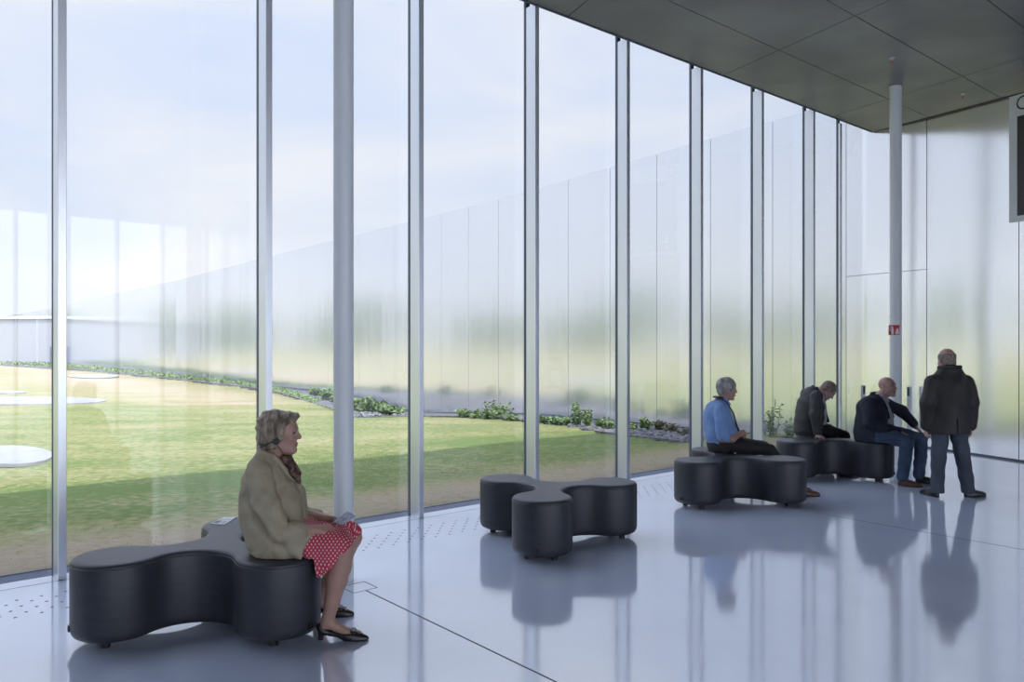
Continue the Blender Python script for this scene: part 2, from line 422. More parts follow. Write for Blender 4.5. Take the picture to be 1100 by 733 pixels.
z_mid = EYE + (CY - 295.5) * ends[0][1] / F          # height of the horizontal joint in the corner bay
for i in range(len(ends) - 1):
    a, b = ends[i], ends[i + 1]
    if i == 0:
        wall_panel(w_in, b, a, base_gap, z_mid - 0.004, gap2=0.0); wall_panel(w_in, b, a, z_mid + 0.004, 5.6, gap2=0.0)
    else: wall_panel(w_in, b, a, base_gap, 5.6)
    u = (a - b) / np.linalg.norm(a - b); n_ = outward(u)
    core.prism([tuple(b + n_ * 0.03), tuple(a + n_ * 0.03), tuple(a + n_ * 0.3), tuple(b + n_ * 0.3)], -0.05, ROOF_TOP)
wo = tag(w_in.build('wall_far', M['alu']), 'tall brushed aluminium wall closing the hall at its far end', 'wall', kind='structure')
c_ = core.build('core', M['gasket'], wo)
w_out_ = MB(); core2 = MB()
joints = [928, 909, 830, 763.3, 705.6, 655.5, 610.6, 571, 535.5, 503.3, 474, 448, 424]
pts_out = [wall_at_x(x) for x in joints]
d = 0.0
last = pts_out[-1]
P_out = list(pts_out)
sm = [np.array(q) for q in WALL[5:]]
tail, _ = smooth_wall([tuple(last)] + [tuple(q) for q in sm if q[1] > last[1] + 0.5], 80)
P_out += list(tail[1:])
BASE_PIX = [(-60, 386), (0, 388.5), (72, 391), (191, 402), (275, 413), (330, 418.5), (382, 425), (438, 443.5), (503, 443.5), (577, 444.4), (656, 451.5), (740, 459.5), (840, 468), (909, 471), (940, 473)]
def base_z(q):
    """level of the foot of the mirror wall at plan point q: a planted ditch runs along it"""
    return EYE - (np.interp(CX + q[0] / q[1] * F, [p[0] for p in BASE_PIX], [p[1] for p in BASE_PIX]) - CY) * q[1] / F
def gz(Y): return np.interp(Y, [0, 5, 10, 18, 24, 44, 98, 130, 400], [-0.05, -0.06, -0.12, -0.2, -0.33, -0.64, -0.98, -1.1, -1.6])
for i in range(len(P_out) - 1):
    a, b = P_out[i], P_out[i + 1]
    z0 = [base_z(q) for q in (a, b, b, a)]
    if i == 0: wall_panel(w_out_, CORNER, b, z0, z_mid - 0.004, gap=0.0, gap2=0.006); wall_panel(w_out_, CORNER, b, [z_mid + 0.004] * 4, HT, gap=0.0, gap2=0.006)
    else: wall_panel(w_out_, a, b, z0, HT)
    u = (b - a) / np.linalg.norm(b - a); n_ = outward(u)
    core2.prism([tuple(a + n_ * 0.03), tuple(b + n_ * 0.03), tuple(b + n_ * 0.6), tuple(a + n_ * 0.6)], -3.5, HT - 0.01)
wo2 = tag(w_out_.build('wall_outside', M['alu']), 'long curving mirror-polished aluminium wall across the lawn', 'wall', kind='structure')
core2.build('core', M['gasket'], wo2)

# side and back of the hall (behind the camera): aluminium piers with glazed bays between them
bk = MB()
def wall_seg(mb, a, b, z0, z1, th=0.2):
    a = np.array(a); b = np.array(b); u = (b - a) / np.linalg.norm(b - a); n_ = np.array([-u[1], u[0]])
    mb.prism([tuple(a), tuple(b), tuple(b + n_ * th), tuple(a + n_ * th)], z0, z1)
wall_seg(bk, far_r, back_l, 5.0, ROOF_TOP)
for i in range(17):
    t0 = i / 16; a = far_r + (back_l - far_r) * min(t0, 0.997); b = a + (back_l - far_r) / np.linalg.norm(back_l - far_r) * 0.07
    wall_seg(bk, a, b, 0, 5.0)
tag(bk.build('wall_back', M['roof']), 'back glass wall of the hall with slim mullions', 'wall', kind='structure')
wl_ = MB(); wall_seg(wl_, back_l, gl(S_START), 0, ROOF_TOP)
tag(wl_.build('wall_left', M['roof']), 'pale side wall closing the hall', 'wall', kind='structure')

# the glass facade: each bay is a window with its own mullion
S_M = [-10.6, -9.05, -7.5, -5.9, -4.35, -2.8, -1.22, 0.3625, 1.954, 3.533, 5.088, 6.62, 8.127, 9.62, 11.1, 12.2]
for i, s in enumerate(S_M):
    s1 = S_M[i + 1] if i + 1 < len(S_M) else S_END - 0.02
    zc = min(ceil_z(*gl(s, 0.1)), ceil_z(*gl(s1, 0.1))) + 0.12
    pn = MB(); strip(pn, gl(s + 0.02), gl(s1 - 0.02 if i + 1 < len(S_M) else s1), 0.016, -0.01, zc)
    w = pn.build('window_%d' % (i + 1), M['glass'])
    seen = ['first', 'second', 'third', 'fourth', 'fifth', 'sixth', 'seventh', 'eighth', 'ninth', 'tenth']
    if s < -2: tag(w, 'clear glass pane of the facade beyond the left edge of the photo', 'window', 'unseen panes of the facade', 'structure')
    else: tag(w, 'tall clear glass pane of the facade, %s from the left in the photo' % seen[i - 6], 'window', 'panes of the glass facade', 'structure')
    dep = 0.178 if i + 1 < len(S_M) else 0.06
    fn = MB(); fn.obox(gl(s, dep / 2 + 0.012), GD, 0.029, dep / 2 - 0.012, 0.0, ceil_z(*gl(s, dep)) + 0.015)
    f_ = fn.build('mullion', M['fin'], w, bevel=0.003)
    gk = MB(); gk.obox(gl(s, 0.004), GD, 0.0315, 0.016, 0.0, zc)
    gk.build('gasket', M['gasket'], f_)

# round structural columns
def column(c, r, label):
    mb = MB(); zc = ceil_z(*c)
    mb.lathe(c, [(r, 0.0), (r, zc - 0.07), (r * 1.04, zc - 0.07), (r * 1.04, zc + 0.03)], 48)
    return tag(mb.build('column', M['column'], auto=True), label, 'column', kind='structure')
column(COLUMN, 0.0735, 'slender grey round steel column beside the seated woman')
COL2 = np.array([(962.2 - CX) / F * 11.6, 11.6])
column(COL2, 0.080, 'slender grey round steel column with the red sign')

# ------------------------------------------------------------------ outside: lawn, pads, gravel strip, low wing
def dist_glass(x, y): return -((np.array([x, y]) - G0) @ GN)
edge_pix = [(0, 392.6), (80, 397), (160, 404.5), (275, 417), (300, 422), (357, 439), (380, 449), (436, 447), (520, 447), (577, 453), (647, 464), (700, 470), (760, 477), (840, 482)]
E_ = []
for (x, y) in edge_pix:
    Y = 20.0
    for _ in range(40): Y = F * (EYE - gz(Y) - 0.02) / (y - CY)
    E_.append(np.array([(x - CX) / F * Y, Y]))
EX = [p[0] for p in edge_pix]; EYv = [q[1] for q in E_]
def edge_depth(x): return np.interp(x, EX, EYv)
xs = np.concatenate([np.linspace(-260, -60, 21), np.linspace(-55, -12, 44), np.linspace(-11, 8, 77), np.linspace(9, 60, 18)])
ys = np.concatenate([np.linspace(-60, -2, 20), np.linspace(-1, 30, 125), np.linspace(31, 140, 110), np.linspace(145, 330, 38)])
XX, YY = np.meshgrid(xs, ys)
ZZ = gz(YY) + 0.02 * np.sin(XX * 0.8 + 1.3 * np.sin(YY * 0.5)) * (YY > 8) * (YY < 60)
DG = -((XX - G0[0]) * GN[0] + (YY - G0[1]) * GN[1])
DS = (XX - G0[0]) * GD[0] + (YY - G0[1]) * GD[1]
PXL = CX + XX / np.maximum(YY, 0.5) * F
beyond = (YY > 8) & (PXL > 0) & (PXL < 900) & (YY > edge_depth(PXL) + 0.05)
ZZ = np.where(beyond, ZZ - 1.2, ZZ)
inside = (DG < 0.27)
ZZ = np.where(inside, np.minimum(ZZ, -0.35), ZZ)
ZZ = np.where((DG >= 0.27) & (DG < 2.5) & (DS < 14), np.maximum(ZZ, -0.05 - 0.03 * DG), ZZ)
ny, nx_ = XX.shape
idx = np.arange(ny * nx_).reshape(ny, nx_)
Fq = np.stack([idx[:-1, :-1], idx[:-1, 1:], idx[1:, 1:], idx[1:, :-1]], -1).reshape(-1, 4)
me = mesh('lawn', np.stack([XX, YY, ZZ], -1).reshape(-1, 3), Fq.tolist())
# plan distance to the aluminium wall, for the bare soil beside it
WP, _ = smooth_wall(WALL, 240)
PT = np.stack([XX, YY], -1).reshape(-1, 2)
dW = np.array([np.min(np.hypot(WP[:, 0] - q[0], WP[:, 1] - q[1])) for q in PT]).reshape(XX.shape)
dry = 0.62 * np.clip(1.9 - DG / 1.25, 0, 1) - 0.22 * np.exp(-((DG - 4.2) / 1.6) ** 2) + 0.42 * np.exp(-((dW - 6.0) / 2.6) ** 2) * (YY > 27) + 0.0 + 0.25 * np.clip((YY - 18) / 30, 0, 1) + 0.15 * np.clip((-XX - 12) / 20, 0, 1) * (YY < 60)
at = me.attributes.new('dry', 'FLOAT', 'POINT'); at.data.foreach_set('value', dry.reshape(-1).astype(np.float32))
tag(link('lawn', me, M['lawn'], smooth=True), 'sunlit mown lawn with dry straw patches outside the glass', 'lawn', kind='structure')

def ground_poly(name, pix, zoff, m, label, cat, th=0.05):
    P_ = []
    for (x, y) in pix:
        Y = 20.0
        for _ in range(40): Y = F * (EYE - gz(Y) - zoff) / (y - CY)
        P_.append(((x - CX) / F * Y, Y))
    mb = MB(); n = len(P_)
    zt = [gz(q[1]) + zoff for q in P_]
    mb.prism(P_, [z - th for z in zt], zt)
    return tag(mb.build(name, m), label, cat, kind='structure')
def blob(cx, cy, rx, ry, n=28): return [(cx + rx * math.cos(2 * math.pi * i / n), cy + ry * math.sin(2 * math.pi * i / n)) for i in range(n)]
ground_poly('path', blob(10, 488.5, 47, 10), 0.06, M['pad'], 'large rounded pale concrete pad nearest in the lawn', 'path')
ground_poly('path', blob(20, 430, 94, 4.2), 0.06, M['pad'], 'long narrow pale concrete pad across the middle of the lawn', 'path')
ground_poly('path', blob(100, 404, 28, 1.9), 0.06, M['pad'], 'small pale concrete pad by the far wall', 'path')
ground_poly('path', blob(8, 421, 20, 1.4), 0.06, M['pad'], 'thin pale concrete pad behind the long one', 'path')

# gravel and weeds strip at the foot of the mirror wall
gs = MB()
for i in range(len(E_) - 1):
    a, b = E_[i], E_[i + 1]
    wa, wb = wall_at_x(max(edge_pix[i][0], 1)), wall_at_x(edge_pix[i + 1][0])
    quad = [tuple(a), tuple(b), tuple(wb), tuple(wa)]
    zq = [gz(a[1]) + 0.02, gz(b[1]) + 0.02, base_z(wb) - 0.02, base_z(wa) - 0.02]
    gs.prism(quad, [z - 1.0 for z in zq], zq)
tag(gs.build('gravel_strip', M['gravel']), 'dark gravel strip along the foot of the mirror wall', 'gravel strip', kind='structure')

# unseen pale forecourt, added behind the hall to bounce fill light inside
fc_ = MB(); fq = [back_l - GD * 30, far_r + GD * 30, far_r + GD * 30 + GN * 60, back_l - GD * 30 + GN * 60]
fc_.prism([tuple(q) for q in fq], -0.30, -0.02)
tag(fc_.build('bounce_forecourt', M['path']), 'unseen pale forecourt paving added behind the hall to bounce light in', 'paving', kind='structure')

def ground_at(x, Y):
    """ground level seen in photo column x at depth Y: lawn, or the strip falling to the wall"""
    e_ = edge_depth(x)
    w = wall_at_x(min(max(x, 1.0), 925.0))
    if Y <= e_ or w is None: return gz(Y)
    t = min(1.0, (Y - e_) / max(w[1] - e_, 0.1)); return (1 - t) * (gz(e_) + 0.02) + t * (base_z(w) - 0.02)
def ground_hit(x, y):
    """plan point and level of the ground at photo pixel (x, y)"""
    Ys = np.linspace(6, 140, 1400); k = (x - CX) / F
    for Y in Ys:
        z = ground_at(x, Y)
        if EYE - (y - CY) * Y / F <= z: return Vector((k * Y, Y, z))
    return Vector((k * 140, 140, gz(140)))

# low wing joining the mirror wall far away
wing = MB()
A_ = wall_at_x(66); B_ = np.array([A_[0] - 24.0, A_[1] + 4.0]); C_ = np.array([B_[0], B_[1] + 12]); D_ = wall_at_x(45)
A_ = A_ + np.array([-0.25, 0.0]); D_ = D_ + np.array([-0.4, 0])
wing.prism([tuple(A_), tuple(B_), tuple(C_), tuple(D_)], -1.6, 4.55)
wg = tag(wing.build('wall_pavilion', M['pavilion']), 'low pale pavilion far across the lawn', 'building', kind='structure')
rf = MB(); up_ = (B_ - A_) / np.linalg.norm(B_ - A_)
rf.prism([tuple(A_ + (0, -0.25)), tuple(B_ + (-0.3, -0.25)), tuple(C_ + (-0.3, 0.3)), tuple(D_)], 4.5, 4.85)
rf.build('roof_edge', M['roof'], wg)
pj = MB()
for i in range(1, 8): strip(pj, A_ + up_ * i * 3.0 + (0, -0.03), A_ + up_ * (i * 3.0 + 0.10) + (0, -0.03), 0.05, -1.2, 4.5)
pj.build('panel_joint', M['fin'], wg)
dr = MB(); strip(dr, A_ + up_ * 0.15 + (0, -0.06), A_ + up_ * 1.25 + (0, -0.06), 0.08, -1.1, 1.05)
dr.build('door', M['gasket'], wg)

# ------------------------------------------------------------------ trefoil ottomans
OT_R, OT_r, OT_m, OT_h = 0.5434, 0.2466, 0.1807, 0.4927
def trefoil(n=26):
    R, r, m = OT_R, OT_r, OT_m
    rf = (R * R + m * m - R * m - r * r) / (2 * r - 2 * m + R); D = m + rf
    c0 = np.array([R, 0.]); cf = D * np.array([.5, math.sqrt(3) / 2]); d = cf - c0; a = math.atan2(d[1], d[0])
    t = np.linspace(-a, a, n); seg = [(c0 + r * np.array([math.cos(x), math.sin(x)]), np.array([math.cos(x), math.sin(x)])) for x in t]
    a0 = math.atan2(-d[1], -d[0]); a1 = 2 * math.pi / 3 - a0; a0 %= 2 * math.pi; a1 %= 2 * math.pi
    if a1 > a0: a1 -= 2 * math.pi
    for x in np.linspace(a0, a1, 14)[1:-1]:
        u = np.array([math.cos(x), math.sin(x)]); seg.append((cf + rf * u, -u))
    out = []
    for k in range(3):
        b = k * 2 * math.pi / 3; Mx = np.array([[math.cos(b), -math.sin(b)], [math.sin(b), math.cos(b)]])
        out += [(Mx @ p, Mx @ n_) for p, n_ in seg]
    return out
M['vinyl'] = mat('dark vinyl', (0.024, 0.026, 0.033, 1), 0.46, spec=0.5, noise=((0.030, 0.032, 0.040, 1), 5, 0.35, 0.65, (1, 1, 8)), bump=(60, 0.10, 0.004, (1, 1, 5)))
M['piping'] = mat('vinyl piping', (0.045, 0.047, 0.055, 1), 0.4)
TF = trefoil()
def ottoman_meshes():
    rings = [(0.045, 0.055), (0.050, 0.030), (0.060, 0.014), (0.080, 0.004), (0.105, 0.0), (0.30, 0.0), (0.452, 0.0), (0.463, 0.002), (0.467, 0.0045), (0.471, 0.003), (0.480, 0.006), (0.4875, 0.014), (0.4915, 0.026), (0.4925, 0.045), (OT_h, 0.08)]
    V = []; Fc = []; n = len(TF)
    for z, ins in rings: V += [(p[0] - n_[0] * ins, p[1] - n_[1] * ins, z) for p, n_ in TF]
    for k in range(len(rings) - 1):
        for i in range(n): Fc.append((k * n + i, k * n + (i + 1) % n, (k + 1) * n + (i + 1) % n, (k + 1) * n + i))
    Fc.append(tuple(range(n))[::-1]); Fc.append(tuple(range((len(rings) - 1) * n, len(rings) * n)))
    return V, Fc
def make_ottoman():
    root = empty('ottoman')
    V, Fc = ottoman_meshes()
    link('upholstered_body', mesh('upholstered_body', V, Fc), M['vinyl'], root, smooth=True)
    pp = MB(); pp.tube([(p[0] - n_[0] * 0.0015, p[1] - n_[1] * 0.0015, 0.4655) for p, n_ in TF] + [(TF[0][0][0], TF[0][0][1], 0.4655)], 0.0032, 6)
    pp.build('piping', M['piping'], root, smooth=True)
    for k in range(3):
        b = k * 2 * math.pi / 3; u = np.array([math.cos(b), math.sin(b)]); v = np.array([-u[1], u[0]])
        for s_ in (-1, 1):
            c = u * (OT_R + 0.07) + v * 0.11 * s_
            lg = MB(); lg.cyl(c, 0.026, 0.0, 0.05, 20, 0.030)
            lg.build('leg', M['black'], root, auto=True)
        hk = MB(); c = u * (OT_R + OT_r + 0.002)
        hk.obox(c + v * 0.012, u, 0.006, 0.003, 0.088, 0.122); hk.obox(c - v * 0.012, u, 0.006, 0.003, 0.088, 0.122); hk.obox(c, u, 0.006, 0.015, 0.116, 0.122)
        hk.build('coupling', M['black'], root)
    return root
def copy_tree(o, parent=None):
    c = o.copy(); COL.objects.link(c); c.parent = parent
    for ch in [x for x in bpy.data.objects if x.parent == o]: copy_tree(ch, c)
    return c
OTT = [(-1.8623, 5.0765, 211.92, 'dark trefoil ottoman in front, with the woman in a beige jacket on it'),
       (0.3566, 7.1369, 138.17, 'dark trefoil ottoman with nobody on it, one lobe towards the viewer'),
       (2.4040, 8.9584, 216.63, 'dark trefoil ottoman with the man in a blue shirt on it'),
       (4.0979, 10.5670, 205.90, 'dark trefoil ottoman shared by two men in dark jackets')]
proto = make_ottoman()
for i, (x, y, a, lab) in enumerate(OTT):
    o = proto if i == 0 else copy_tree(proto)
    o.location = (x, y, 0); o.rotation_euler = (0, 0, math.radians(a)); tag(o, lab, 'ottoman', 'trefoil ottomans along the glass')

# leaflet lying on the near ottoman
M['print'] = mat('printed grey', (0.10, 0.10, 0.12, 1), 0.5)
lq = [W(x, y, OT_h) for x, y in ((225.5, 563.2), (240.5, 556.3), (254.3, 556.0), (241.5, 564.2))]
lf = MB(); lf.prism([tuple(q) for q in lq], OT_h + 0.0005, OT_h + 0.004)
lfo = tag(lf.build('leaflet', M['white']), 'white printed leaflet lying on the back lobe of the near ottoman', 'leaflet')
cq = sum(lq) / 4
def lerp4(u, v): return tuple((lq[0] * (1 - u) + lq[3] * u) * (1 - v) + (lq[1] * (1 - u) + lq[2] * u) * v)
lp = MB()
for (u0, u1, v0, v1) in ((0.08, 0.45, 0.1, 0.45), (0.55, 0.92, 0.12, 0.16), (0.55, 0.92, 0.24, 0.28), (0.55, 0.85, 0.36, 0.40), (0.1, 0.9, 0.6, 0.63)):
    lp.prism([lerp4(u0, v0), lerp4(u1, v0), lerp4(u1, v1), lerp4(u0, v1)], OT_h + 0.0035, OT_h + 0.0045)
lp.build('print', M['print'], lfo)

# ------------------------------------------------------------------ hanging sign, fire sign, posts, ceiling fittings
sg_u = np.array([0.36, -0.933]); sg_n = WN
Zs = 11.35; sg_p = np.array([(1083.8 - CX) / F * Zs, Zs])
zt = EYE + (CY - 104.5) * Zs / F; zb = EYE + (CY - 239.3) * Zs / F
sign = empty('hanging_sign', (sg_p[0], sg_p[1], zb)); tag(sign, 'white hanging sign with a black panel at the right edge', 'sign')
def sp(u, n_=0.0): return sg_p + sg_u * u + sg_n * n_
SGW = 1.25
def sg_box(mb, u0, u1, z0, z1, n0, n1, mi=0): mb.prism([tuple(sp(u0, n0)), tuple(sp(u1, n0)), tuple(sp(u1, n1)), tuple(sp(u0, n1))], z0, z1, mi)
def sg_child(mb, name, m, bevel=0.0):
    o = mb.build(name, m, sign, bevel=bevel); o.location = (-sign.location.x, -sign.location.y, -sign.location.z); return o
b_ = MB(); sg_box(b_, 0, SGW, zb, zt, -0.05, 0.0); sg_child(b_, 'board', M['white'], 0.003)
px = Zs / F
M['signblack'] = mat('sign black', (0.030, 0.028, 0.034, 1), 0.45)
in_l = 0.125
z_pt = zt - (195 - 100) / 4.08 * px; z_pb = zb + (650 - 626) / 4.08 * px
b_ = MB(); sg_box(b_, in_l, SGW - in_l, z_pb, z_pt, -0.01, 0.004); pnl = sg_child(b_, 'black_panel', M['signblack'])
def letter(name, strokes, u0, z0, h, w, m, lift):
    """strokes: polylines in a unit box, drawn as flat bars"""
    mb = MB()
    for line, th in strokes:
        for i in range(len(line) - 1):
            a = np.array(line[i]) * (w, h); b = np.array(line[i + 1]) * (w, h); d = b - a; L = np.linalg.norm(d); d = d / L; nn = np.array([-d[1], d[0]]) * th * h / 2
            a = a - d * th * h * 0.18; b = b + d * th * h * 0.18
            Q = [a - nn, b - nn, b + nn, a + nn]
            V = []
            for n_ in (lift - 0.003, lift):
                for q in Q:
                    p = sp(u0 + q[0], n_); V.append((p[0], p[1], z0 + q[1]))
            mb.add(V, [(0, 1, 2, 3), (7, 6, 5, 4), (0, 4, 5, 1), (1, 5, 6, 2), (2, 6, 7, 3), (3, 7, 4, 0)])
    return sg_child(mb, name, m)
arc = [(0.5 + 0.5 * math.cos(t), 0.5 + 0.5 * math.sin(t)) for t in np.linspace(math.radians(42), math.radians(360), 40)]
hG = 13.2 * px; zG = zt - (164 - 97) / 4.08 * px
letter('letter', [(arc, 0.11), ([(1.0, 0.5), (0.55, 0.5)], 0.11)], 0.125, zG, hG, hG * 1.05, M['signblack'], 0.004)
hL = 10.5 * px; zL = zt - (568 - 96) / 4.08 * px
letter('letter', [([(0.06, 1), (0.06, 0.0)], 0.16), ([(0.0, 0.06), (0.62, 0.06)], 0.16)], 0.30, zL, hL, hL, M['white'], 0.008)
h4 = 5.8 * px; z4 = zt - (605 - 95) / 4.08 * px
letter('letter', [([(0.72, 0.0), (0.72, 1.0), (0.0, 0.28), (1.0, 0.28)], 0.16)], 0.28, z4, h4, h4 * 0.85, M['white'], 0.008)
for u in (0.28, SGW - 0.28):
    q = sp(u, -0.025); b_ = MB(); b_.cyl(q, 0.006, zt - 0.005, ceil_z(*q) + 0.01, 10); sg_child(b_, 'hanger_rod', M['steel'])
    b_ = MB(); b_.cyl(q, 0.05, ceil_z(*q) - 0.025, ceil_z(*q) + 0.004, 20); sg_child(b_, 'ceiling_cap', M['white'])

# fire extinguisher sign strapped to the far column
fd = np.array([-COL2[0], -COL2[1]]); fd /= np.linalg.norm(fd); fu = np.array([-fd[1], fd[0]])
fc = COL2 + fd * 0.088 + fu * (-0.022 if fu[0] > 0 else 0.022)
fz = EYE + (CY - 354.7) * 11.5 / F
def f_box(mb, u0, u1, z0, z1, n0, n1, mi=0):
    uu = fu if fu[0] > 0 else -fu
    mb.prism([tuple(fc + uu * u0 + fd * n0), tuple(fc + uu * u1 + fd * n0), tuple(fc + uu * u1 + fd * n1), tuple(fc + uu * u0 + fd * n1)], fz + z0, fz + z1, mi)
mb = MB(); f_box(mb, -0.070, 0.070, -0.070, 0.070, -0.002, 0.003)
fs = tag(mb.build('fire_sign', M['red']), 'small square red fire extinguisher sign fixed to the far column', 'sign')
mb = MB()
f_box(mb, -0.035, -0.003, -0.062, 0.022, 0.003, 0.0045); f_box(mb, -0.028, -0.010, 0.022, 0.046, 0.003, 0.0045); f_box(mb, -0.048, -0.012, 0.044, 0.053, 0.003, 0.0045)
f_box(mb, -0.054, -0.046, -0.02, 0.053, 0.003, 0.0045)
mb.build('extinguisher_symbol', M['white'], fs)
mb = MB(); uu = fu if fu[0] > 0 else -fu
flame = [(0.020, -0.06), (0.060, -0.06), (0.066, -0.03), (0.056, -0.005), (0.062, 0.03), (0.044, 0.012), (0.036, 0.035), (0.030, 0.005), (0.018, -0.02)]
n = len(flame); V = [tuple(fc + uu * a + fd * q) + (fz + b,) for q in (0.003, 0.0045) for a, b in flame]
mb.add(V, [tuple(range(n)), tuple(range(n, 2 * n))[::-1]] + [(i, (i + 1) % n, n + (i + 1) % n, n + i) for i in range(n)])
mb.build('flame_symbol', M['white'], fs)

# slim steel posts in front of the aluminium wall
def post(x, Y, ztop, side, label):
    c = np.array([(x - CX) / F * Y, Y])
    r = empty('barrier_post', (c[0], c[1], 0)); tag(r, label, 'post', 'slim steel posts before the aluminium wall')
    u = np.array([c[1], -c[0]]) / np.linalg.norm(c)
    mb = MB(); mb.obox((0, 0), u, 0.040, 0.022, 0.0, ztop); mb.build('pole', M['steel'], r, bevel=0.006)
    mb = MB(); mb.obox(np.array((0, 0)) + u * 0.016 * side - c / np.linalg.norm(c) * 0.018, u, 0.016, 0.012, ztop - 0.155, ztop - 0.012); mb.build('reader', M['black'], r, bevel=0.003)
    mb = MB(); mb.obox((0, 0), u, 0.055, 0.035, 0.0, 0.012); mb.build('foot_plate', M['steel'], r)
post(927.2, 14.2, EYE - (414.0 - CY) * 14.2 / F, 1, 'slim steel post with a dark reader, left of the bald man in navy')
post(976.9, 13.45, EYE - (415.5 - CY) * 13.45 / F, -1, 'slim steel post with a dark reader, beside the far round column')

for (x, y, lab) in ((958.3, 62, 'small sprinkler head under the ceiling above the far column'), (1034.5, 100.5, 'small sprinkler head under the ceiling near the hanging sign')):
    c = pix_ceiling(x, y); zc = ceil_z(*c)
    r = empty('ceiling_sprinkler', (c[0], c[1], zc)); tag(r, lab, 'sprinkler', 'sprinkler heads in the ceiling')
    mb = MB(); mb.lathe((0, 0), [(0.035, 0.0), (0.035, -0.008), (0.014, -0.012), (0.012, -0.035)], 16); mb.build('body', M['steel'], r, auto=True)
    mb = MB(); mb.lathe((0, 0), [(0.004, -0.035), (0.006, -0.06), (0.018, -0.062), (0.018, -0.066)], 12); mb.build('deflector', M['red'], r)

# ------------------------------------------------------------------ plants, stones, grass
rng = random.Random(7); PLANTS = []
def leaf_quad(mb, p, d, L, wd, rg):
    d = Vector(d).normalized(); s = d.cross(Vector((rg.uniform(-1, 1), rg.uniform(-1, 1), rg.uniform(-.3, 1)))).normalized() * wd
    p = Vector(p); m_ = p + d * L * 0.5 + Vector((0, 0, L * 0.06)); e_ = p + d * L
    mb.add([tuple(p), tuple(m_ + s), tuple(e_ - Vector((0, 0, L * 0.12))), tuple(m_ - s)], [(0, 1, 2, 3)])
def weed(seed, h, spread, stems, leaves, L, wd):
    rg = random.Random(seed); st = MB(); lv = MB()
    for i in range(stems):
        a = rg.uniform(0, 6.283); b = rg.uniform(0, spread); hh = h * rg.uniform(0.55, 1.0)
        p0 = Vector((b * 0.5 * math.cos(a), b * 0.5 * math.sin(a), -0.03)); p1 = p0 + Vector((b * math.cos(a) * .7, b * math.sin(a) * .7, hh))
        mid = (p0 + p1) / 2 + Vector((rg.uniform(-.05, .05), rg.uniform(-.05, .05), 0.05 * h))
        st.tube([p0, mid, p1], [0.008, 0.006, 0.003], 5)
        for k in range(leaves):
            t = (k + rg.random()) / leaves; t = 0.12 + 0.88 * t
            p = p0.lerp(mid, t * 2) if t < .5 else mid.lerp(p1, t * 2 - 1)
            az = rg.uniform(0, 6.283)
            leaf_quad(lv, p, (math.cos(az), math.sin(az), rg.uniform(0.1, 0.9)), L * rg.uniform(.6, 1.2) * (1.2 - 0.5 * t), wd * rg.uniform(.7, 1.2), rg)
    return st, lv
def plant(name, x, y, h, spread, stems, leaves, L, wd, label, cat, seed, leafm='leaf', group=None):
    c = ground_hit(x, y); k = c.y / F; PLANTS.append((c, spread * k * 0.9 + 0.05))
    r = empty(name, c); tag(r, label, cat, group)
    st, lv = weed(seed, h * k, spread * k, stems, leaves, L, wd)
    st.build('stems', M[leafm], r); lv.build('leaves', M[leafm], r)
    return r
plant('tall_weed', 537, 449, 19, 17, 14, 16, 0.13, 0.028, 'bushiest green weed at the mirror wall, seen above the empty ottoman', 'weed', 1)
plant('tall_weed', 619, 457, 27, 9, 9, 20, 0.12, 0.026, 'tallest spiky green weed by the mirror wall, right of a mullion', 'weed', 2)
plant('tall_weed', 633, 458, 24, 9, 9, 18, 0.11, 0.025, 'second tall green weed just right of the tallest one', 'weed', 3)
plant('tall_weed', 829, 472, 46, 9, 7, 26, 0.10, 0.016, 'tall thin weed outside the glass between the blue shirt man and the hunched man', 'weed', 4)
plant('tall_weed', 847, 473, 24, 9, 7, 16, 0.10, 0.016, 'smaller thin weed outside the glass beside the hunched man', 'weed', 5)
plant('low_bush', 694, 462, 15, 8, 16, 14, 0.09, 0.03, 'dark green rounded bush on the gravel strip', 'bush', 6)
plant('low_bush', 707, 462, 12, 8, 16, 14, 0.07, 0.03, 'low dry brownish bush beside the dark green one', 'bush', 7, 'dryleaf')
plant('low_bush', 722, 464, 10, 9, 14, 12, 0.07, 0.028, 'low dry grey bush in the middle of the gravel strip', 'bush', 8, 'dryleaf')
plant('low_bush', 737, 468, 9, 12, 14, 12, 0.08, 0.028, 'last dry bush on the gravel strip before the mullion', 'bush', 9, 'dryleaf')
for i, (x, y, h) in enumerate(((386, 441, 14), (397, 443, 16), (408, 444, 14), (418, 446, 11), (428, 445, 7), (352, 430, 13), (363, 434, 12), (340, 425, 9))):
    plant('weed_clump', x, y, h, 8, 14, 12, 0.20, 0.06, 'low green weed clump on the gravel beyond the near column', 'weed', 20 + i, group='weeds beyond the near column')
for i, (x, y, h) in enumerate(((498, 447, 8), (511, 449, 9), (524, 450, 9), (551, 452, 8), (585, 454, 8), (597, 456, 9), (608, 457, 10), (646, 460, 13), (655, 461, 11), (680, 462, 8))):
    plant('weed_clump', x, y, h, 8, 14, 12, 0.11, 0.035, 'low weed clump at the foot of the mirror wall', 'weed', 70 + i, group='low weeds at the mirror wall')
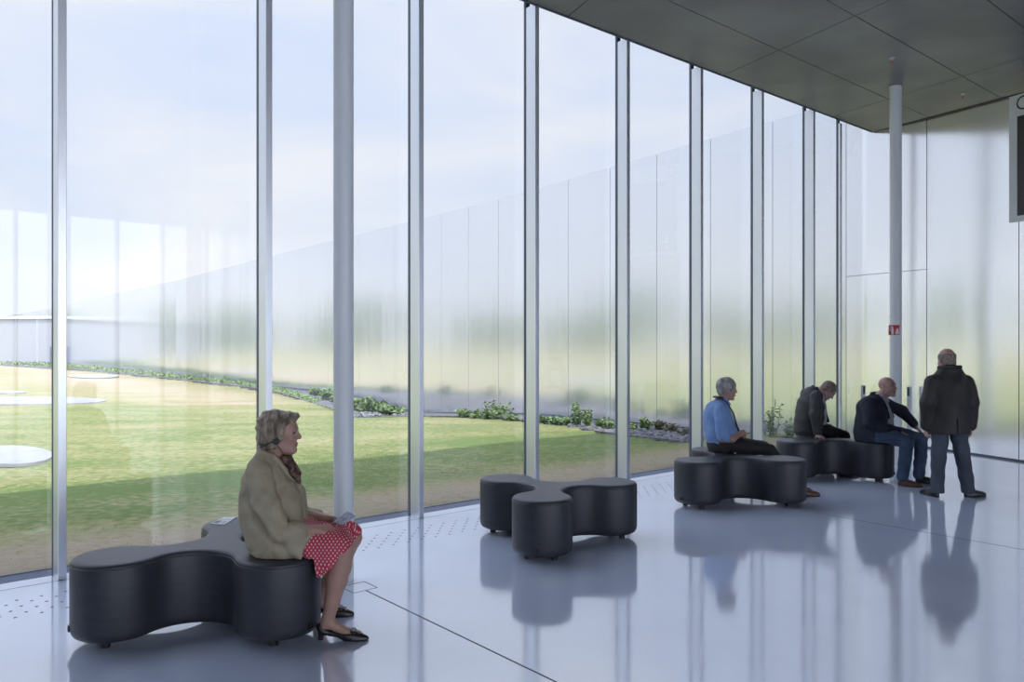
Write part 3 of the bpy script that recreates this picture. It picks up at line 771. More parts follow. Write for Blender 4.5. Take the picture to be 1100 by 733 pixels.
# the far green fringe: one mass
fr_ = MB(); rg = random.Random(5)
for i in range(620):
    x = rg.uniform(-5, 340); e_y = np.interp(x, [p[0] for p in edge_pix], [p[1] for p in edge_pix])
    y = max(e_y - rg.uniform(0.3, 3.0), np.interp(x, [p[0] for p in BASE_PIX], [p[1] for p in BASE_PIX]) + 0.8); c = ground_hit(x, y); s = c.y / F
    for k in range(9):
        az = rg.uniform(0, 6.28); leaf_quad(fr_, c + Vector((rg.uniform(-2, 2) * s, rg.uniform(-.4, .4), rg.uniform(0, 2.0) * s)), (math.cos(az), math.sin(az), 1.0), rg.uniform(1.5, 4) * s, 0.8 * s, rg)
tag(fr_.build('weeds', M['leaf']), 'green fringe of weeds along the far mirror wall', 'weeds', kind='stuff')
# rubble
rb = MB(); rg = random.Random(9)
gpt = ground_hit
for i in range(420):
    x = rg.choice([rg.uniform(660, 850), rg.uniform(560, 700), rg.uniform(360, 440)]); y0 = np.interp(x, [p[0] for p in edge_pix], [p[1] for p in edge_pix])
    y = y0 - rg.uniform(0.5, 8 if x > 640 else 5 if x > 500 else 8); y = max(y, np.interp(x, [p[0] for p in BASE_PIX], [p[1] for p in BASE_PIX]) + 1.2); c = gpt(x, y)
    if any((c - p).length < q for p, q in PLANTS): continue
    r = rg.uniform(0.025, 0.075) * (1 if x > 500 else 1.3)
    V = []; Fc = []; n1 = 7
    for j, (zr, rr) in enumerate(((-0.5, .6), (0, 1.0), (.45, .85), (.75, .4))):
        for k in range(n1):
            a = 6.283 * k / n1; q = r * rr * rg.uniform(.8, 1.15); V.append((c.x + q * math.cos(a), c.y + q * math.sin(a), c.z + r * zr * 0.8))
    for j in range(3):
        for k in range(n1): Fc.append((j * n1 + k, j * n1 + (k + 1) % n1, (j + 1) * n1 + (k + 1) % n1, (j + 1) * n1 + k))
    Fc.append(tuple(range(3 * n1, 4 * n1))); rb.add(V, Fc)
tag(rb.build('gravel', M['stone']), 'grey stones scattered along the gravel strip', 'gravel', kind='stuff')
# short grass near the facade
M['blade'] = mat('grass blade', (0.28, 0.28, 0.13, 1), 0.9, spec=0.1, noise=((0.42, 0.355, 0.26, 1), 0.9, 0.38, 0.6, (1, 1, 1)))
rs = np.random.RandomState(3); N = 60000
s_ = rs.uniform(-9, 12.6, N); dd = 0.30 + 5.2 * rs.rand(N) ** 1.5
base = G0 + GD * s_[:, None] - GN * dd[:, None]
keep = base[:, 1] < edge_depth(CX + base[:, 0] / base[:, 1] * F) - 0.05; base = base[keep]; dd = dd[keep]; s_ = s_[keep]; N = len(base)
zz = np.maximum(gz(base[:, 1]), np.where(dd < 2.5, -0.05 - 0.03 * dd, -9)) - 0.005
hgt = rs.uniform(0.006, 0.02, N); az = rs.uniform(0, 6.283, N); tl = rs.uniform(0.0, 0.04, (N, 2)) - 0.02; wv = 0.0035
ax = np.stack([np.cos(az), np.sin(az)], 1) * wv
V = np.empty((N, 3, 3), np.float32)
V[:, 0, :2] = base - ax; V[:, 1, :2] = base + ax; V[:, 2, :2] = base + tl
V[:, 0, 2] = zz; V[:, 1, 2] = zz; V[:, 2, 2] = zz + hgt
me = bpy.data.meshes.new('grass'); me.vertices.add(3 * N); me.vertices.foreach_set('co', V.reshape(-1)); me.loops.add(3 * N); me.loops.foreach_set('vertex_index', np.arange(3 * N)); me.polygons.add(N); me.polygons.foreach_set('loop_start', np.arange(N) * 3); me.update(calc_edges=True)
tag(link('grass', me, M['blade']), 'short dry grass growing just outside the glass', 'grass', kind='stuff')

# trees of the park beyond the left edge, seen only in the mirror wall
def tree(x, y, h, r, seed, label):
    rg = random.Random(seed); z0 = gz(y); root = empty('park_tree', (x, y, z0)); tag(root, label, 'tree', 'park trees mirrored in the wall')
    tk = MB(); tk.tube([(0, 0, -0.2), (0.1, 0, h * .3), (0, .2, h * .6), (0.1, .1, h * .85)], [0.35, 0.28, 0.18, 0.06], 10); tk.build('trunk', M['bark'], root)
    lv = MB()
    for i in range(46):
        a = rg.uniform(0, 6.28); t = rg.random(); zc = h * (0.22 + 0.72 * t); rr = r * math.sin(math.pi * (0.15 + 0.8 * t)) * rg.uniform(.3, 1)
        for k in range(40):
            v = Vector((rg.gauss(0, 1), rg.gauss(0, 1), rg.gauss(0, .8))).normalized() * (r * 0.34 * rg.uniform(.7, 1.05))
            leaf_quad(lv, Vector((rr * math.cos(a), rr * math.sin(a), zc)) + v, v, 0.8, 0.3, rg)
    lv.build('crown', M['treeleaf'], root)
for i in range(16):
    x = -150 - 14 * math.sin(i * 2.1); y = 0 + i * 13.0
    tree(x, y, 10 + 3.5 * math.sin(i * 1.7), 5.5 + math.sin(i * 2.9), 100 + i, 'park tree beyond the lawn, seen only as a blur in the mirror wall')

# ------------------------------------------------------------------ people: smooth distance fields turned into continuous meshes
class Field:
    """a signed distance grid; shapes are blended in, then the zero surface is meshed (surface nets)"""
    def __init__(s, lo, hi, h):
        s.h = h; s.lo = np.array(lo, float)
        n = [int(math.ceil((b - a) / h)) + 1 for a, b in zip(lo, hi)]
        s.ax = [s.lo[i] + h * np.arange(n[i]) for i in range(3)]
        s.D = np.full(n, 0.4, np.float32)
    def _sl(s, lo, hi, m):
        out = []
        for i in range(3):
            a = max(0, int((lo[i] - m - s.lo[i]) / s.h)); b = min(len(s.ax[i]), int((hi[i] + m - s.lo[i]) / s.h) + 2)
            if b <= a: return None
            out.append(slice(a, b))
        return tuple(out)
    def put(s, f, lo, hi, k=0.01, sub=False):
        sl = s._sl(lo, hi, max(k, 0.0) + 3 * s.h)
        if sl is None: return
        X = s.ax[0][sl[0]][:, None, None].astype(np.float32); Y = s.ax[1][sl[1]][None, :, None].astype(np.float32); Z = s.ax[2][sl[2]][None, None, :].astype(np.float32)
        d = f(X, Y, Z).astype(np.float32); D = s.D[sl]; k = max(k, 1e-4)
        if sub:
            d = -d; t = np.clip(0.5 - 0.5 * (D - d) / k, 0, 1); s.D[sl] = D * (1 - t) + d * t + k * t * (1 - t)
        else:
            t = np.clip(0.5 + 0.5 * (D - d) / k, 0, 1); s.D[sl] = D * (1 - t) + d * t - k * t * (1 - t)
    # shapes
    def rc(s, a, b, ra, rb, k=0.012, sub=False):
        a = np.array(a, float); b = np.array(b, float); v = b - a; L = max(v @ v, 1e-9)
        def f(X, Y, Z):
            t = np.clip(((X - a[0]) * v[0] + (Y - a[1]) * v[1] + (Z - a[2]) * v[2]) / L, 0, 1)
            return np.sqrt((X - a[0] - t * v[0]) ** 2 + (Y - a[1] - t * v[1]) ** 2 + (Z - a[2] - t * v[2]) ** 2) - (ra + (rb - ra) * t)
        r = max(ra, rb); s.put(f, np.minimum(a, b) - r, np.maximum(a, b) + r, k, sub)
    def chain(s, pts, rs, k=0.012):
        for i in range(len(pts) - 1): s.rc(pts[i], pts[i + 1], rs[i], rs[i + 1], k)
    def el(s, c, r, R=None, k=0.012, sub=False):
        c = np.array(c, float); R = np.eye(3) if R is None else np.array(R, float)   # columns of R: axes
        def f(X, Y, Z):
            x, y, z = X - c[0], Y - c[1], Z - c[2]
            u = [(R[0, i] * x + R[1, i] * y + R[2, i] * z) for i in range(3)]
            k0 = np.sqrt(sum((u[i] / r[i]) ** 2 for i in range(3))); k1 = np.sqrt(sum((u[i] / r[i] ** 2) ** 2 for i in range(3)))
            return k0 * (k0 - 1) / np.maximum(k1, 1e-6)
        m = max(r); s.put(f, c - m, c + m, k, sub)
    def stack(s, keys, k=0.012, sub=False):
        """keys: (z, cx, cy, rx, ry) horizontal ellipses, splined"""
        K = np.array(keys, float); n = len(K); t = np.linspace(0, n - 1, (n - 1) * 10 + 1); i = np.clip(t.astype(int), 0, n - 2); u = (t - i)[:, None]
        p0 = K[np.clip(i - 1, 0, n - 1)]; p1 = K[i]; p2 = K[i + 1]; p3 = K[np.clip(i + 2, 0, n - 1)]
        C = 0.5 * (2 * p1 + (p2 - p0) * u + (2 * p0 - 5 * p1 + 4 * p2 - p3) * u ** 2 + (3 * p1 - p0 - 3 * p2 + p3) * u ** 3)
        z = np.maximum.accumulate(C[:, 0] + np.arange(len(C)) * 1e-7); z0, z1 = z[0], z[-1]
        def f(X, Y, Z):
            q = [np.interp(Z, z, np.maximum(C[:, j], 0.01) if j > 2 else C[:, j]) for j in (1, 2, 3, 4)]
            x = X - q[0]; y = Y - q[1]
            k0 = np.sqrt((x / q[2]) ** 2 + (y / q[3]) ** 2); k1 = np.sqrt((x / q[2] ** 2) ** 2 + (y / q[3] ** 2) ** 2)
            return np.maximum(k0 * (k0 - 1) / np.maximum(k1, 1e-6), np.maximum(Z - z1, z0 - Z))
        lo = (np.min(K[:, 1] - K[:, 3]) - .03, np.min(K[:, 2] - K[:, 4]) - .03, z0); hi = (np.max(K[:, 1] + K[:, 3]) + .03, np.max(K[:, 2] + K[:, 4]) + .03, z1)
        s.put(f, lo, hi, k, sub)
    def box(s, c, hs, R=None, rnd=0.005, k=0.005, sub=False):
        c = np.array(c, float); R = np.eye(3) if R is None else np.array(R, float)
        def f(X, Y, Z):
            x, y, z = X - c[0], Y - c[1], Z - c[2]
            q = [np.abs(R[0, i] * x + R[1, i] * y + R[2, i] * z) - hs[i] + rnd for i in range(3)]
            return np.sqrt(sum(np.maximum(v, 0) ** 2 for v in q)) + np.minimum(np.maximum(np.maximum(q[0], q[1]), q[2]), 0) - rnd
        m = float(np.linalg.norm(hs)); s.put(f, c - m, c + m, k, sub)
    def fold(s, fn, amp):
        """displace near the surface: fn(X, Y, Z) in -1..1"""
        msk = np.argwhere(np.abs(s.D) < amp * 3 + 2 * s.h)
        if len(msk) == 0: return
        X, Y, Z = [s.ax[i][msk[:, i]] for i in range(3)]
        s.D[tuple(msk.T)] += (amp * fn(X, Y, Z)).astype(np.float32)
    def mesh(s):
        D = s.D; n = D.shape; sg = D < 0
        c = [sg[i:n[0] - 1 + i, j:n[1] - 1 + j, k:n[2] - 1 + k] for i in (0, 1) for j in (0, 1) for k in (0, 1)]
        cnt = sum(x.astype(np.uint8) for x in c); cells = np.argwhere((cnt > 0) & (cnt < 8)); N = len(cells)
        val = np.stack([D[cells[:, 0] + i, cells[:, 1] + j, cells[:, 2] + k] for i in (0, 1) for j in (0, 1) for k in (0, 1)], 1)
        off = np.array([(i, j, k) for i in (0, 1) for j in (0, 1) for k in (0, 1)], float)
        acc = np.zeros((N, 3)); w = np.zeros(N)
        for a in range(8):
            for b in range(a + 1, 8):
                if np.abs(off[a] - off[b]).sum() == 1:
                    va, vb = val[:, a], val[:, b]; m_ = (va < 0) != (vb < 0); t = np.where(m_, va / np.where(m_, va - vb, 1), 0)
                    acc += np.where(m_[:, None], off[a] + (off[b] - off[a]) * t[:, None], 0); w += m_
        V = (cells + acc / w[:, None]) * s.h + s.lo
        ix = np.full(n, -1, np.int32); ix[tuple(cells.T)] = np.arange(N)
        Q = []
        for a in range(3):
            b, d = (a + 1) % 3, (a + 2) % 3
            s0 = [slice(None)] * 3; s1 = [slice(None)] * 3; s0[a] = slice(0, -1); s1[a] = slice(1, None)
            A = sg[tuple(s0)]; B = sg[tuple(s1)]; e = np.argwhere(A != B); e = e[(e[:, b] > 0) & (e[:, d] > 0)]
            fl_ = A[tuple(e.T)]
            def g(db, dd):
                q = e.copy(); q[:, b] += db; q[:, d] += dd; return ix[tuple(q.T)]
            q = np.stack([g(-1, -1), g(0, -1), g(0, 0), g(-1, 0)], 1); q[~fl_] = q[~fl_][:, ::-1]; Q.append(q)
        Q = np.concatenate(Q); Q = Q[(Q >= 0).all(1)]
        return V, Q

def field_obj(name, Fd, mats, parent, pick=None, attr=None, relax=2):
    V, Q = Fd.mesh()
    for _ in range(relax):                           # light smoothing
        S = np.zeros_like(V); c = np.zeros(len(V))
        for a, b in ((0, 1), (1, 2), (2, 3), (3, 0)):
            np.add.at(S, Q[:, a], V[Q[:, b]]); np.add.at(S, Q[:, b], V[Q[:, a]]); np.add.at(c, Q[:, a], 1); np.add.at(c, Q[:, b], 1)
        V = V + 0.45 * (S / np.maximum(c, 1)[:, None] - V)
    me = bpy.data.meshes.new(name); me.vertices.add(len(V)); me.vertices.foreach_set('co', V.astype(np.float32).reshape(-1))
    me.loops.add(4 * len(Q)); me.loops.foreach_set('vertex_index', Q.astype(np.int32).reshape(-1)); me.polygons.add(len(Q)); me.polygons.foreach_set('loop_start', np.arange(len(Q), dtype=np.int32) * 4)
    me.update(calc_edges=True)
    o = link(name, me, mats, parent, smooth=True)
    if pick is not None:
        C = V[Q].mean(1); me.polygons.foreach_set('material_index', pick(C).astype(np.int32))
    if attr is not None:
        a = me.attributes.new('pattern', 'FLOAT_VECTOR', 'POINT'); a.data.foreach_set('vector', attr(V).astype(np.float32).reshape(-1))
    return o

def frame(f, up=(0, 0, 1)):
    """3x3 matrix with columns forward, left, up"""
    f = np.array(f, float); f /= np.linalg.norm(f); l = np.cross(up, f); l /= np.linalg.norm(l); return np.stack([f, l, np.cross(f, l)], 1)
def roty(a):                                          # pitch: positive looks up
    return np.array([[math.cos(a), 0, -math.sin(a)], [0, 1, 0], [math.sin(a), 0, math.cos(a)]])
def rotz(a): return np.array([[math.cos(a), -math.sin(a), 0], [math.sin(a), math.cos(a), 0], [0, 0, 1]])

def head(S, c, R, sc=1.0, nose=1.0, jaw=1.0, female=False):
    c = np.array(c, float); P = lambda *q: c + R @ (np.array(q) * sc)
    S.el(P(-0.012, 0, 0.045), (0.098 * sc, 0.076 * sc, 0.086 * sc), R, 0.01)
    S.el(P(0.030, 0, -0.025), (0.062 * sc, 0.060 * sc * jaw, 0.088 * sc), R, 0.02)
    S.el(P(0.040, 0, 0.030), (0.058 * sc, 0.064 * sc, 0.062 * sc), R, 0.015)
    S.rc(P(-0.015, 0.050 * jaw, -0.055), P(0.058, 0.018, -0.098), 0.020 * sc, 0.018 * sc, 0.02); S.rc(P(-0.015, -0.050 * jaw, -0.055), P(0.058, -0.018, -0.098), 0.020 * sc, 0.018 * sc, 0.02)
    S.el(P(0.070, 0, -0.100), (0.021 * sc, 0.024 * sc, 0.019 * sc), R, 0.015)
    for y in (1, -1):
        S.el(P(0.066, 0.038 * y, -0.022), (0.026 * sc, 0.024 * sc, 0.022 * sc), R, 0.015)                    # cheek
        S.el(P(0.082, 0.026 * y, 0.030), (0.014 * sc, 0.024 * sc, 0.009 * sc), R, 0.010)                     # brow ridge
        S.el(P(0.098, 0.032 * y, 0.010), (0.014 * sc, 0.017 * sc, 0.011 * sc), R, 0.008, sub=True)           # eye socket
        S.el(P(0.078, 0.031 * y, 0.010), (0.013 * sc, 0.014 * sc, 0.0125 * sc), R, 0.002)                    # eye
        S.el(P(-0.008, 0.078 * y, -0.004), (0.019 * sc, 0.008 * sc, 0.032 * sc), R @ roty(0.25), 0.006)      # ear
        S.el(P(-0.002, 0.086 * y, -0.002), (0.009 * sc, 0.005 * sc, 0.016 * sc), R @ roty(0.25), 0.004, sub=True)
        S.el(P(0.104, 0.011 * y * nose, -0.024), (0.011 * sc, 0.008 * sc, 0.008 * sc), R, 0.006)             # nostril wing
    S.rc(P(0.090, 0, 0.018), P(0.110, 0, -0.016), 0.009 * sc, 0.0125 * sc * nose, 0.012)                        # nose
    S.el(P(0.091, 0, -0.055), (0.011 * sc, 0.022 * sc, 0.006 * sc), R, 0.005); S.el(P(0.090, 0, -0.067), (0.010 * sc, 0.019 * sc, 0.006 * sc), R, 0.005)
    S.el(P(0.103, 0, -0.0608), (0.010 * sc, 0.024 * sc, 0.0022 * sc), R, 0.003, sub=True)
def face_pick(c, R, sc=1.0):
    c = np.array(c, float)
    def f(C):
        q = ((C - c) @ R) / sc; idx = np.zeros(len(C), int); fr_ = q[:, 0] > 0.06
        lip = fr_ & (np.abs(q[:, 1]) < 0.022) & (q[:, 2] < -0.050) & (q[:, 2] > -0.072) & (q[:, 0] > 0.087); idx[lip] = 1
        for y in (1, -1):
            d = np.sqrt((q[:, 0] - 0.078) ** 2 + (q[:, 1] - 0.031 * y) ** 2 + (q[:, 2] - 0.010) ** 2)
            idx[(d < 0.0152) & (q[:, 0] > 0.080) & (np.abs(q[:, 2] - 0.010) < 0.0045)] = 2
            idx[fr_ & (np.abs(q[:, 1] - 0.031 * y) < 0.020) & (np.abs(q[:, 2] - 0.0335) < 0.0045) & (q[:, 0] > 0.070)] = 3
        return idx
    return f
def hand(S, w, h, n, side, sc=1.0, curl=(0.35, 0.5, 0.35), spread=0.06, thumb=0.0):
    """w wrist, h towards the fingers, n the way the palm faces, side: +1 / -1 for the thumb along h x n"""
    w = np.array(w, float); h = np.array(h, float); h /= np.linalg.norm(h); n = np.array(n, float); n -= h * (n @ h); n /= np.linalg.norm(n); s_ = np.cross(h, n) * side
    for i in range(4):
        S.rc(w + s_ * (0.016 - 0.011 * i) * sc, w + (h * (0.088 - 0.006 * abs(i - 1)) + s_ * (0.031 - 0.0205 * i)) * sc, 0.0135 * sc, 0.0100 * sc, 0.014)
    S.el(w + (h * 0.045 + s_ * 0.002) * sc, (0.046 * sc, 0.036 * sc, 0.012 * sc), np.stack([h, s_, n], 1), 0.012)
    Ls = (0.072, 0.080, 0.074, 0.058)
    for i in range(4):
        a = curl[0] + 0.05 * i; p = w + (h * (0.088 - 0.006 * abs(i - 1)) + s_ * (0.031 - 0.0205 * i)) * sc
        dirb = h + s_ * spread * (1.5 - i) ; dirb /= np.linalg.norm(dirb); r = 0.0092 * sc
        for j, fr_ in enumerate((0.45, 0.30, 0.25)):
            d = dirb * math.cos(a) + n * math.sin(a); q = p + d * Ls[i] * fr_ * sc
            S.rc(p, q, r, r * 0.9, 0.003); p = q; r *= 0.9
            if j < 2: a += curl[j + 1] + 0.04 * i
    p = w + (h * 0.022 + s_ * 0.022) * sc; a = thumb
    for (L, d, r) in ((0.042, h * 0.62 + s_ * (0.72 - a) + n * (0.25 + a), 0.0125), (0.032, h * 0.85 + s_ * (0.35 - a) + n * (0.30 + a), 0.0105), (0.026, h * 0.95 + s_ * (0.12 - a) + n * (0.30 + a), 0.0095)):
        q = p + d / np.linalg.norm(d) * L * sc; S.rc(p, q, r * sc, r * 0.88 * sc, 0.004); p = q
def shoe(parent, name, heel, yaw, L=0.28, w=0.046, m=None, tilt=0.0, h=0.075):
    """leather shoe, sole on the ground; heel = back point on the floor (local)"""
    S = Field((-0.05, -0.08, -0.005), (L + 0.05, 0.08, h + 0.07), 0.005)
    S.stack([(0.0, L * .5, 0, L * .5, w * .95), (0.018, L * .5, 0, L * .505, w), (0.035, L * .48, 0, L * .48, w * .98), (0.052, L * .38, 0, L * .37, w * .86), (h, L * .22, 0, L * .20, w * .74), (h + .03, L * .17, 0, L * .15, w * .68)], 0.01)
    S.rc((L * .45, 0, 0.04), (L * .85, 0, 0.026), 0.040, 0.028, 0.02)
    S.put(lambda X, Y, Z: Z + X * 0 + Y * 0 - 0.0, (-.06, -.09, -.05), (L + .06, .09, 0.0), 0.001, sub=True)
    S.box((L * .5, 0, 0.006), (L * .40, w * .2, .003), None, .001, .001)
    o = field_obj(name, S, m, parent)
    o.location = heel; o.rotation_euler = (0, -tilt, yaw); return o
def wob(fx, fy, fz, ph=0.0):
    def f(X, Y, Z): return 0.5 * np.sin(fx * X + fy * Y + fz * Z + ph + 1.3 * np.sin(0.6 * fy * X - 0.5 * fz * Y + 0.4 * fx * Z)) + 0.5 * np.sin(0.7 * fz * X - 0.6 * fx * Y + 1.3 * fy * Z + 2 * ph + np.sin(fx * 0.8 * Z + fy * X))
    return f

M['skin'] = mat('skin', (0.40, 0.235, 0.175, 1), 0.5, noise=((0.46, 0.265, 0.20, 1), 18, 0.35, 0.65, (1, 1, 1)))
M['skin_leg'] = M['skin']
M['skin_pink'] = mat('ruddy skin', (0.48, 0.275, 0.22, 1), 0.42, noise=((0.56, 0.34, 0.28, 1), 16, 0.35, 0.65, (1, 1, 1)))
M['lip'] = mat('lips', (0.36, 0.165, 0.14, 1), 0.45)
M['eye'] = mat('eyes', (0.10, 0.085, 0.08, 1), 0.2)
M['hair_grey'] = mat('grey hair', (0.16, 0.15, 0.145, 1), 0.55, noise=((0.42, 0.41, 0.40, 1), 9, 0.35, 0.65, (3, 3, 1)), bump=(30, 0.6, 0.01, (3, 3, 0.8)))
M['hair_blond'] = mat('ash blond hair', (0.11, 0.078, 0.050, 1), 0.5, noise=((0.42, 0.34, 0.25, 1), 9, 0.36, 0.64, (4, 2, 1.5)), bump=(34, 0.7, 0.012, (4, 2, 1)))
M['hair_short'] = mat('cropped grey hair', (0.19, 0.14, 0.115, 1), 0.6, noise=((0.31, 0.25, 0.215, 1), 40, 0.4, 0.6, (1, 1, 1)))
M['linen'] = mat('beige linen', (0.33, 0.278, 0.185, 1), 0.85, noise=((0.42, 0.36, 0.25, 1), 5, 0.3, 0.7, (1, 1, 2)), bump=(11, 0.7, 0.03, (1.2, 1.2, 0.7)))
M['navy'] = mat('navy cloth', (0.012, 0.016, 0.030, 1), 0.8, noise=((0.018, 0.024, 0.044, 1), 6, 0.35, 0.65, (1, 1, 1)), bump=(16, 0.3, 0.01, (1, 1, 1)))
M['charcoal'] = mat('charcoal cloth', (0.026, 0.027, 0.028, 1), 0.62, noise=((0.040, 0.042, 0.044, 1), 7, 0.35, 0.65, (1, 1, 1)), bump=(14, 0.4, 0.012, (1, 1, 1)))
M['blackcloth'] = mat('black cloth', (0.010, 0.010, 0.012, 1), 0.75, bump=(16, 0.3, 0.01, (1, 1, 1)))
M['olive'] = mat('dark waxed cotton', (0.016, 0.0145, 0.0135, 1), 0.6, noise=((0.027, 0.025, 0.024, 1), 5, 0.35, 0.65, (1, 1, .5)), bump=(12, 0.4, 0.015, (1, 1, 0.4)))
M['denim'] = mat('blue denim', (0.035, 0.060, 0.105, 1), 0.85, noise=((0.066, 0.105, 0.165, 1), 7, 0.35, 0.65, (1, 1, 1)), bump=(18, 0.3, 0.01, (1, 1, 1)))
M['slate'] = mat('slate trousers', (0.055, 0.066, 0.090, 1), 0.8, noise=((0.080, 0.094, 0.125, 1), 6, 0.35, 0.65, (1, 1, .6)), bump=(13, 0.35, 0.012, (1, 1, .5)))
M['blueshirt'] = mat('blue shirt', (0.17, 0.29, 0.56, 1), 0.75, noise=((0.23, 0.36, 0.64, 1), 8, 0.35, 0.65, (1, 1, 1)), bump=(16, 0.35, 0.012, (1, 1, 0.6)))
M['paleshirt'] = mat('pale shirt', (0.50, 0.50, 0.56, 1), 0.75, bump=(16, 0.3, 0.01, (1, 1, 1)))
M['shoeblack'] = mat('black leather', (0.012, 0.010, 0.010, 1), 0.3)
M['shoebrown'] = mat('brown leather', (0.10, 0.050, 0.030, 1), 0.45)
M['scarf'] = mat('dark patterned scarf', (0.045, 0.018, 0.018, 1), 0.8, noise=((0.20, 0.12, 0.08, 1), 26, 0.45, 0.6, (1, 1, 1)))
def dots_mat():
    m = bpy.data.materials.new('red dotted cotton'); m.use_nodes = True; t = m.node_tree; p = t.nodes['Principled BSDF']; p.inputs['Roughness'].default_value = 0.8
    at_ = t.nodes.new('ShaderNodeAttribute'); at_.attribute_name = 'pattern'
    mp = t.nodes.new('ShaderNodeMapping'); mp.inputs['Rotation'].default_value = (0, 0, 0.785); mp.inputs['Scale'].default_value = (62, 62, 62)
    v = t.nodes.new('ShaderNodeTexVoronoi'); v.voronoi_dimensions = '2D'; v.inputs['Scale'].default_value = 1.0; v.inputs['Randomness'].default_value = 0.0
    r = t.nodes.new('ShaderNodeValToRGB'); r.color_ramp.interpolation = 'CONSTANT'
    r.color_ramp.elements[0].color = (0.80, 0.66, 0.64, 1); r.color_ramp.elements[1].color = (0.52, 0.045, 0.075, 1); r.color_ramp.elements[1].position = 0.22
    t.links.new(at_.outputs['Vector'], mp.inputs[0]); t.links.new(mp.outputs[0], v.inputs['Vector']); t.links.new(v.outputs['Distance'], r.inputs[0]); t.links.new(r.outputs[0], p.inputs['Base Color'])
    return m
M['dots'] = dots_mat()
FACE = lambda skin, hair: [M[skin], M['lip'], M['eye'], M[hair]]

# ---- woman in the beige jacket (faces +X)
def woman():
    root = empty('person', (-1.3942, 4.88, 0)); tag(root, 'seated woman in beige jacket and red dotted skirt on the near ottoman', 'person')
    hc = (0.012, 0, 1.192); R = frame((1, 0, 0))
    S = Field((-0.32, -0.34, 0.0), (0.62, 0.46, 1.36), 0.0045)
    head(S, hc, R, 1.0, 1.0, 0.95, True)
    S.el((0.055, 0, 1.100), (0.045, 0.040, 0.025), R, 0.02)
    S.rc((-0.045, 0, 1.03), (0.0, 0, 1.13), 0.062, 0.058, 0.02)
    S.stack([(0.52, 0.0, 0, .11, .15), (0.70, -0.03, 0, .12, .14), (0.85, -0.05, 0, .11, .13), (0.98, -0.06, 0, .09, .15), (1.04, -0.05, 0, .05, .07)], 0.02)
    for s in (-1, 1):
        S.rc((-0.03, 0.09 * s, 0.59), (0.40, 0.115 * s if s < 0 else 0.15, 0.535), 0.085, 0.066, 0.02)
    # near leg, far leg
    S.chain([(0.405, -0.115, 0.535), (0.395, -0.115, 0.43), (0.370, -0.113, 0.35), (0.340, -0.108, 0.22), (0.318, -0.105, 0.13)], [0.064, 0.059, 0.060, 0.044, 0.036], 0.015)
    S.chain([(0.318, -0.105, 0.14), (0.300, -0.105, 0.085)], [0.036, 0.032], 0.012); S.rc((0.31, -0.105, 0.105), (0.420, -0.108, 0.045), 0.034, 0.026, 0.015); S.rc((0.42, -0.108, 0.043), (0.50, -0.108, 0.030), 0.028, 0.020, 0.01)
    S.chain([(0.40, 0.15, 0.535), (0.34, 0.19, 0.40), (0.30, 0.22, 0.33), (0.21, 0.27, 0.20), (0.17, 0.295, 0.13)], [0.064, 0.059, 0.058, 0.044, 0.036], 0.015)
    S.rc((0.16, 0.30, 0.10), (0.26, 0.305, 0.045), 0.034, 0.026, 0.015); S.rc((0.26, 0.305, 0.043), (0.33, 0.305, 0.028), 0.027, 0.020, 0.01)
    # arms
    S.chain([(-0.06, -0.17, 0.99), (0.07, -0.220, 0.670)], [0.052, 0.045], 0.02); S.chain([(0.07, -0.220, 0.668), (0.17, -0.19, 0.648), (0.262, -0.145, 0.652)], [0.045, 0.040, 0.028], 0.015)
    hand(S, (0.268, -0.142, 0.652), (0.90, 0.42, -0.10), (-0.25, 0.62, -0.75), -1, 0.92, (0.5, 0.75, 0.5), 0.03, 0.15)
    S.chain([(-0.06, 0.17, 0.99), (0.05, 0.21, 0.675)], [0.052, 0.045], 0.02); S.chain([(0.05, 0.21, 0.675), (0.18, 0.15, 0.66), (0.265, 0.075, 0.668)], [0.045, 0.040, 0.028], 0.015)
    hand(S, (0.268, 0.072, 0.668), (0.88, -0.45, -0.05), (-0.25, -0.72, -0.65), 1, 0.92, (0.45, 0.8, 0.5), 0.03, 0.2)
    field_obj('body', S, FACE('skin', 'hair_blond'), root, face_pick(hc, R))
    # hair: full, swept back, covering the ears' tops and nape
    H = Field((-0.18, -0.13, 1.04), (0.16, 0.13, 1.37), 0.004)
    H.el((-0.022, 0, 1.250), (0.112, 0.096, 0.092), R, 0.01); H.el((-0.058, 0, 1.185), (0.082, 0.094, 0.088), R, 0.02); H.el((-0.055, 0, 1.130), (0.045, 0.060, 0.045), R, 0.02)
    H.el((0.062, 0, 1.290), (0.050, 0.066, 0.036), R @ roty(0.15), 0.02); H.rc((0.095, -0.03, 1.287), (0.09, 0.04, 1.292), 0.022, 0.022, 0.02)
    for s in (-1, 1):
        H.el((-0.005, 0.074 * s, 1.205), (0.058, 0.026, 0.062), R, 0.015); H.el((-0.030, 0.062 * s, 1.145), (0.040, 0.026, 0.040), R, 0.015)
        H.el((0.040, 0.070 * s, 1.262), (0.034, 0.020, 0.040), R @ roty(-0.3), 0.012)
    H.fold(lambda X, Y, Z: np.sin(70 * (X * 0.8 + Z * 0.9) + 3 * np.sin(22 * X - 25 * Z) + 18 * Y) * 0.7 + 0.5 * np.sin(140 * (X * .6 - Z * .4) + 60 * Y), 0.0065)
    H.el((0.112, 0, 1.165), (0.088, 0.10, 0.108), R @ roty(0.18), 0.010, sub=True)
    field_obj('hair', H, M['hair_blond'], root, relax=1)
    # headphones: earpiece, band under the hair, cable
    hp = MB(); pad = []
    o = MB(); V = []; n = 20
    for y0, r in ((-0.096, 0.019), (-0.104, 0.0205), (-0.112, 0.018), (-0.114, 0.010)):
        V += [(0.012 + r * math.cos(6.2832 * i / n), y0, 1.160 + r * math.sin(6.2832 * i / n)) for i in range(n)]
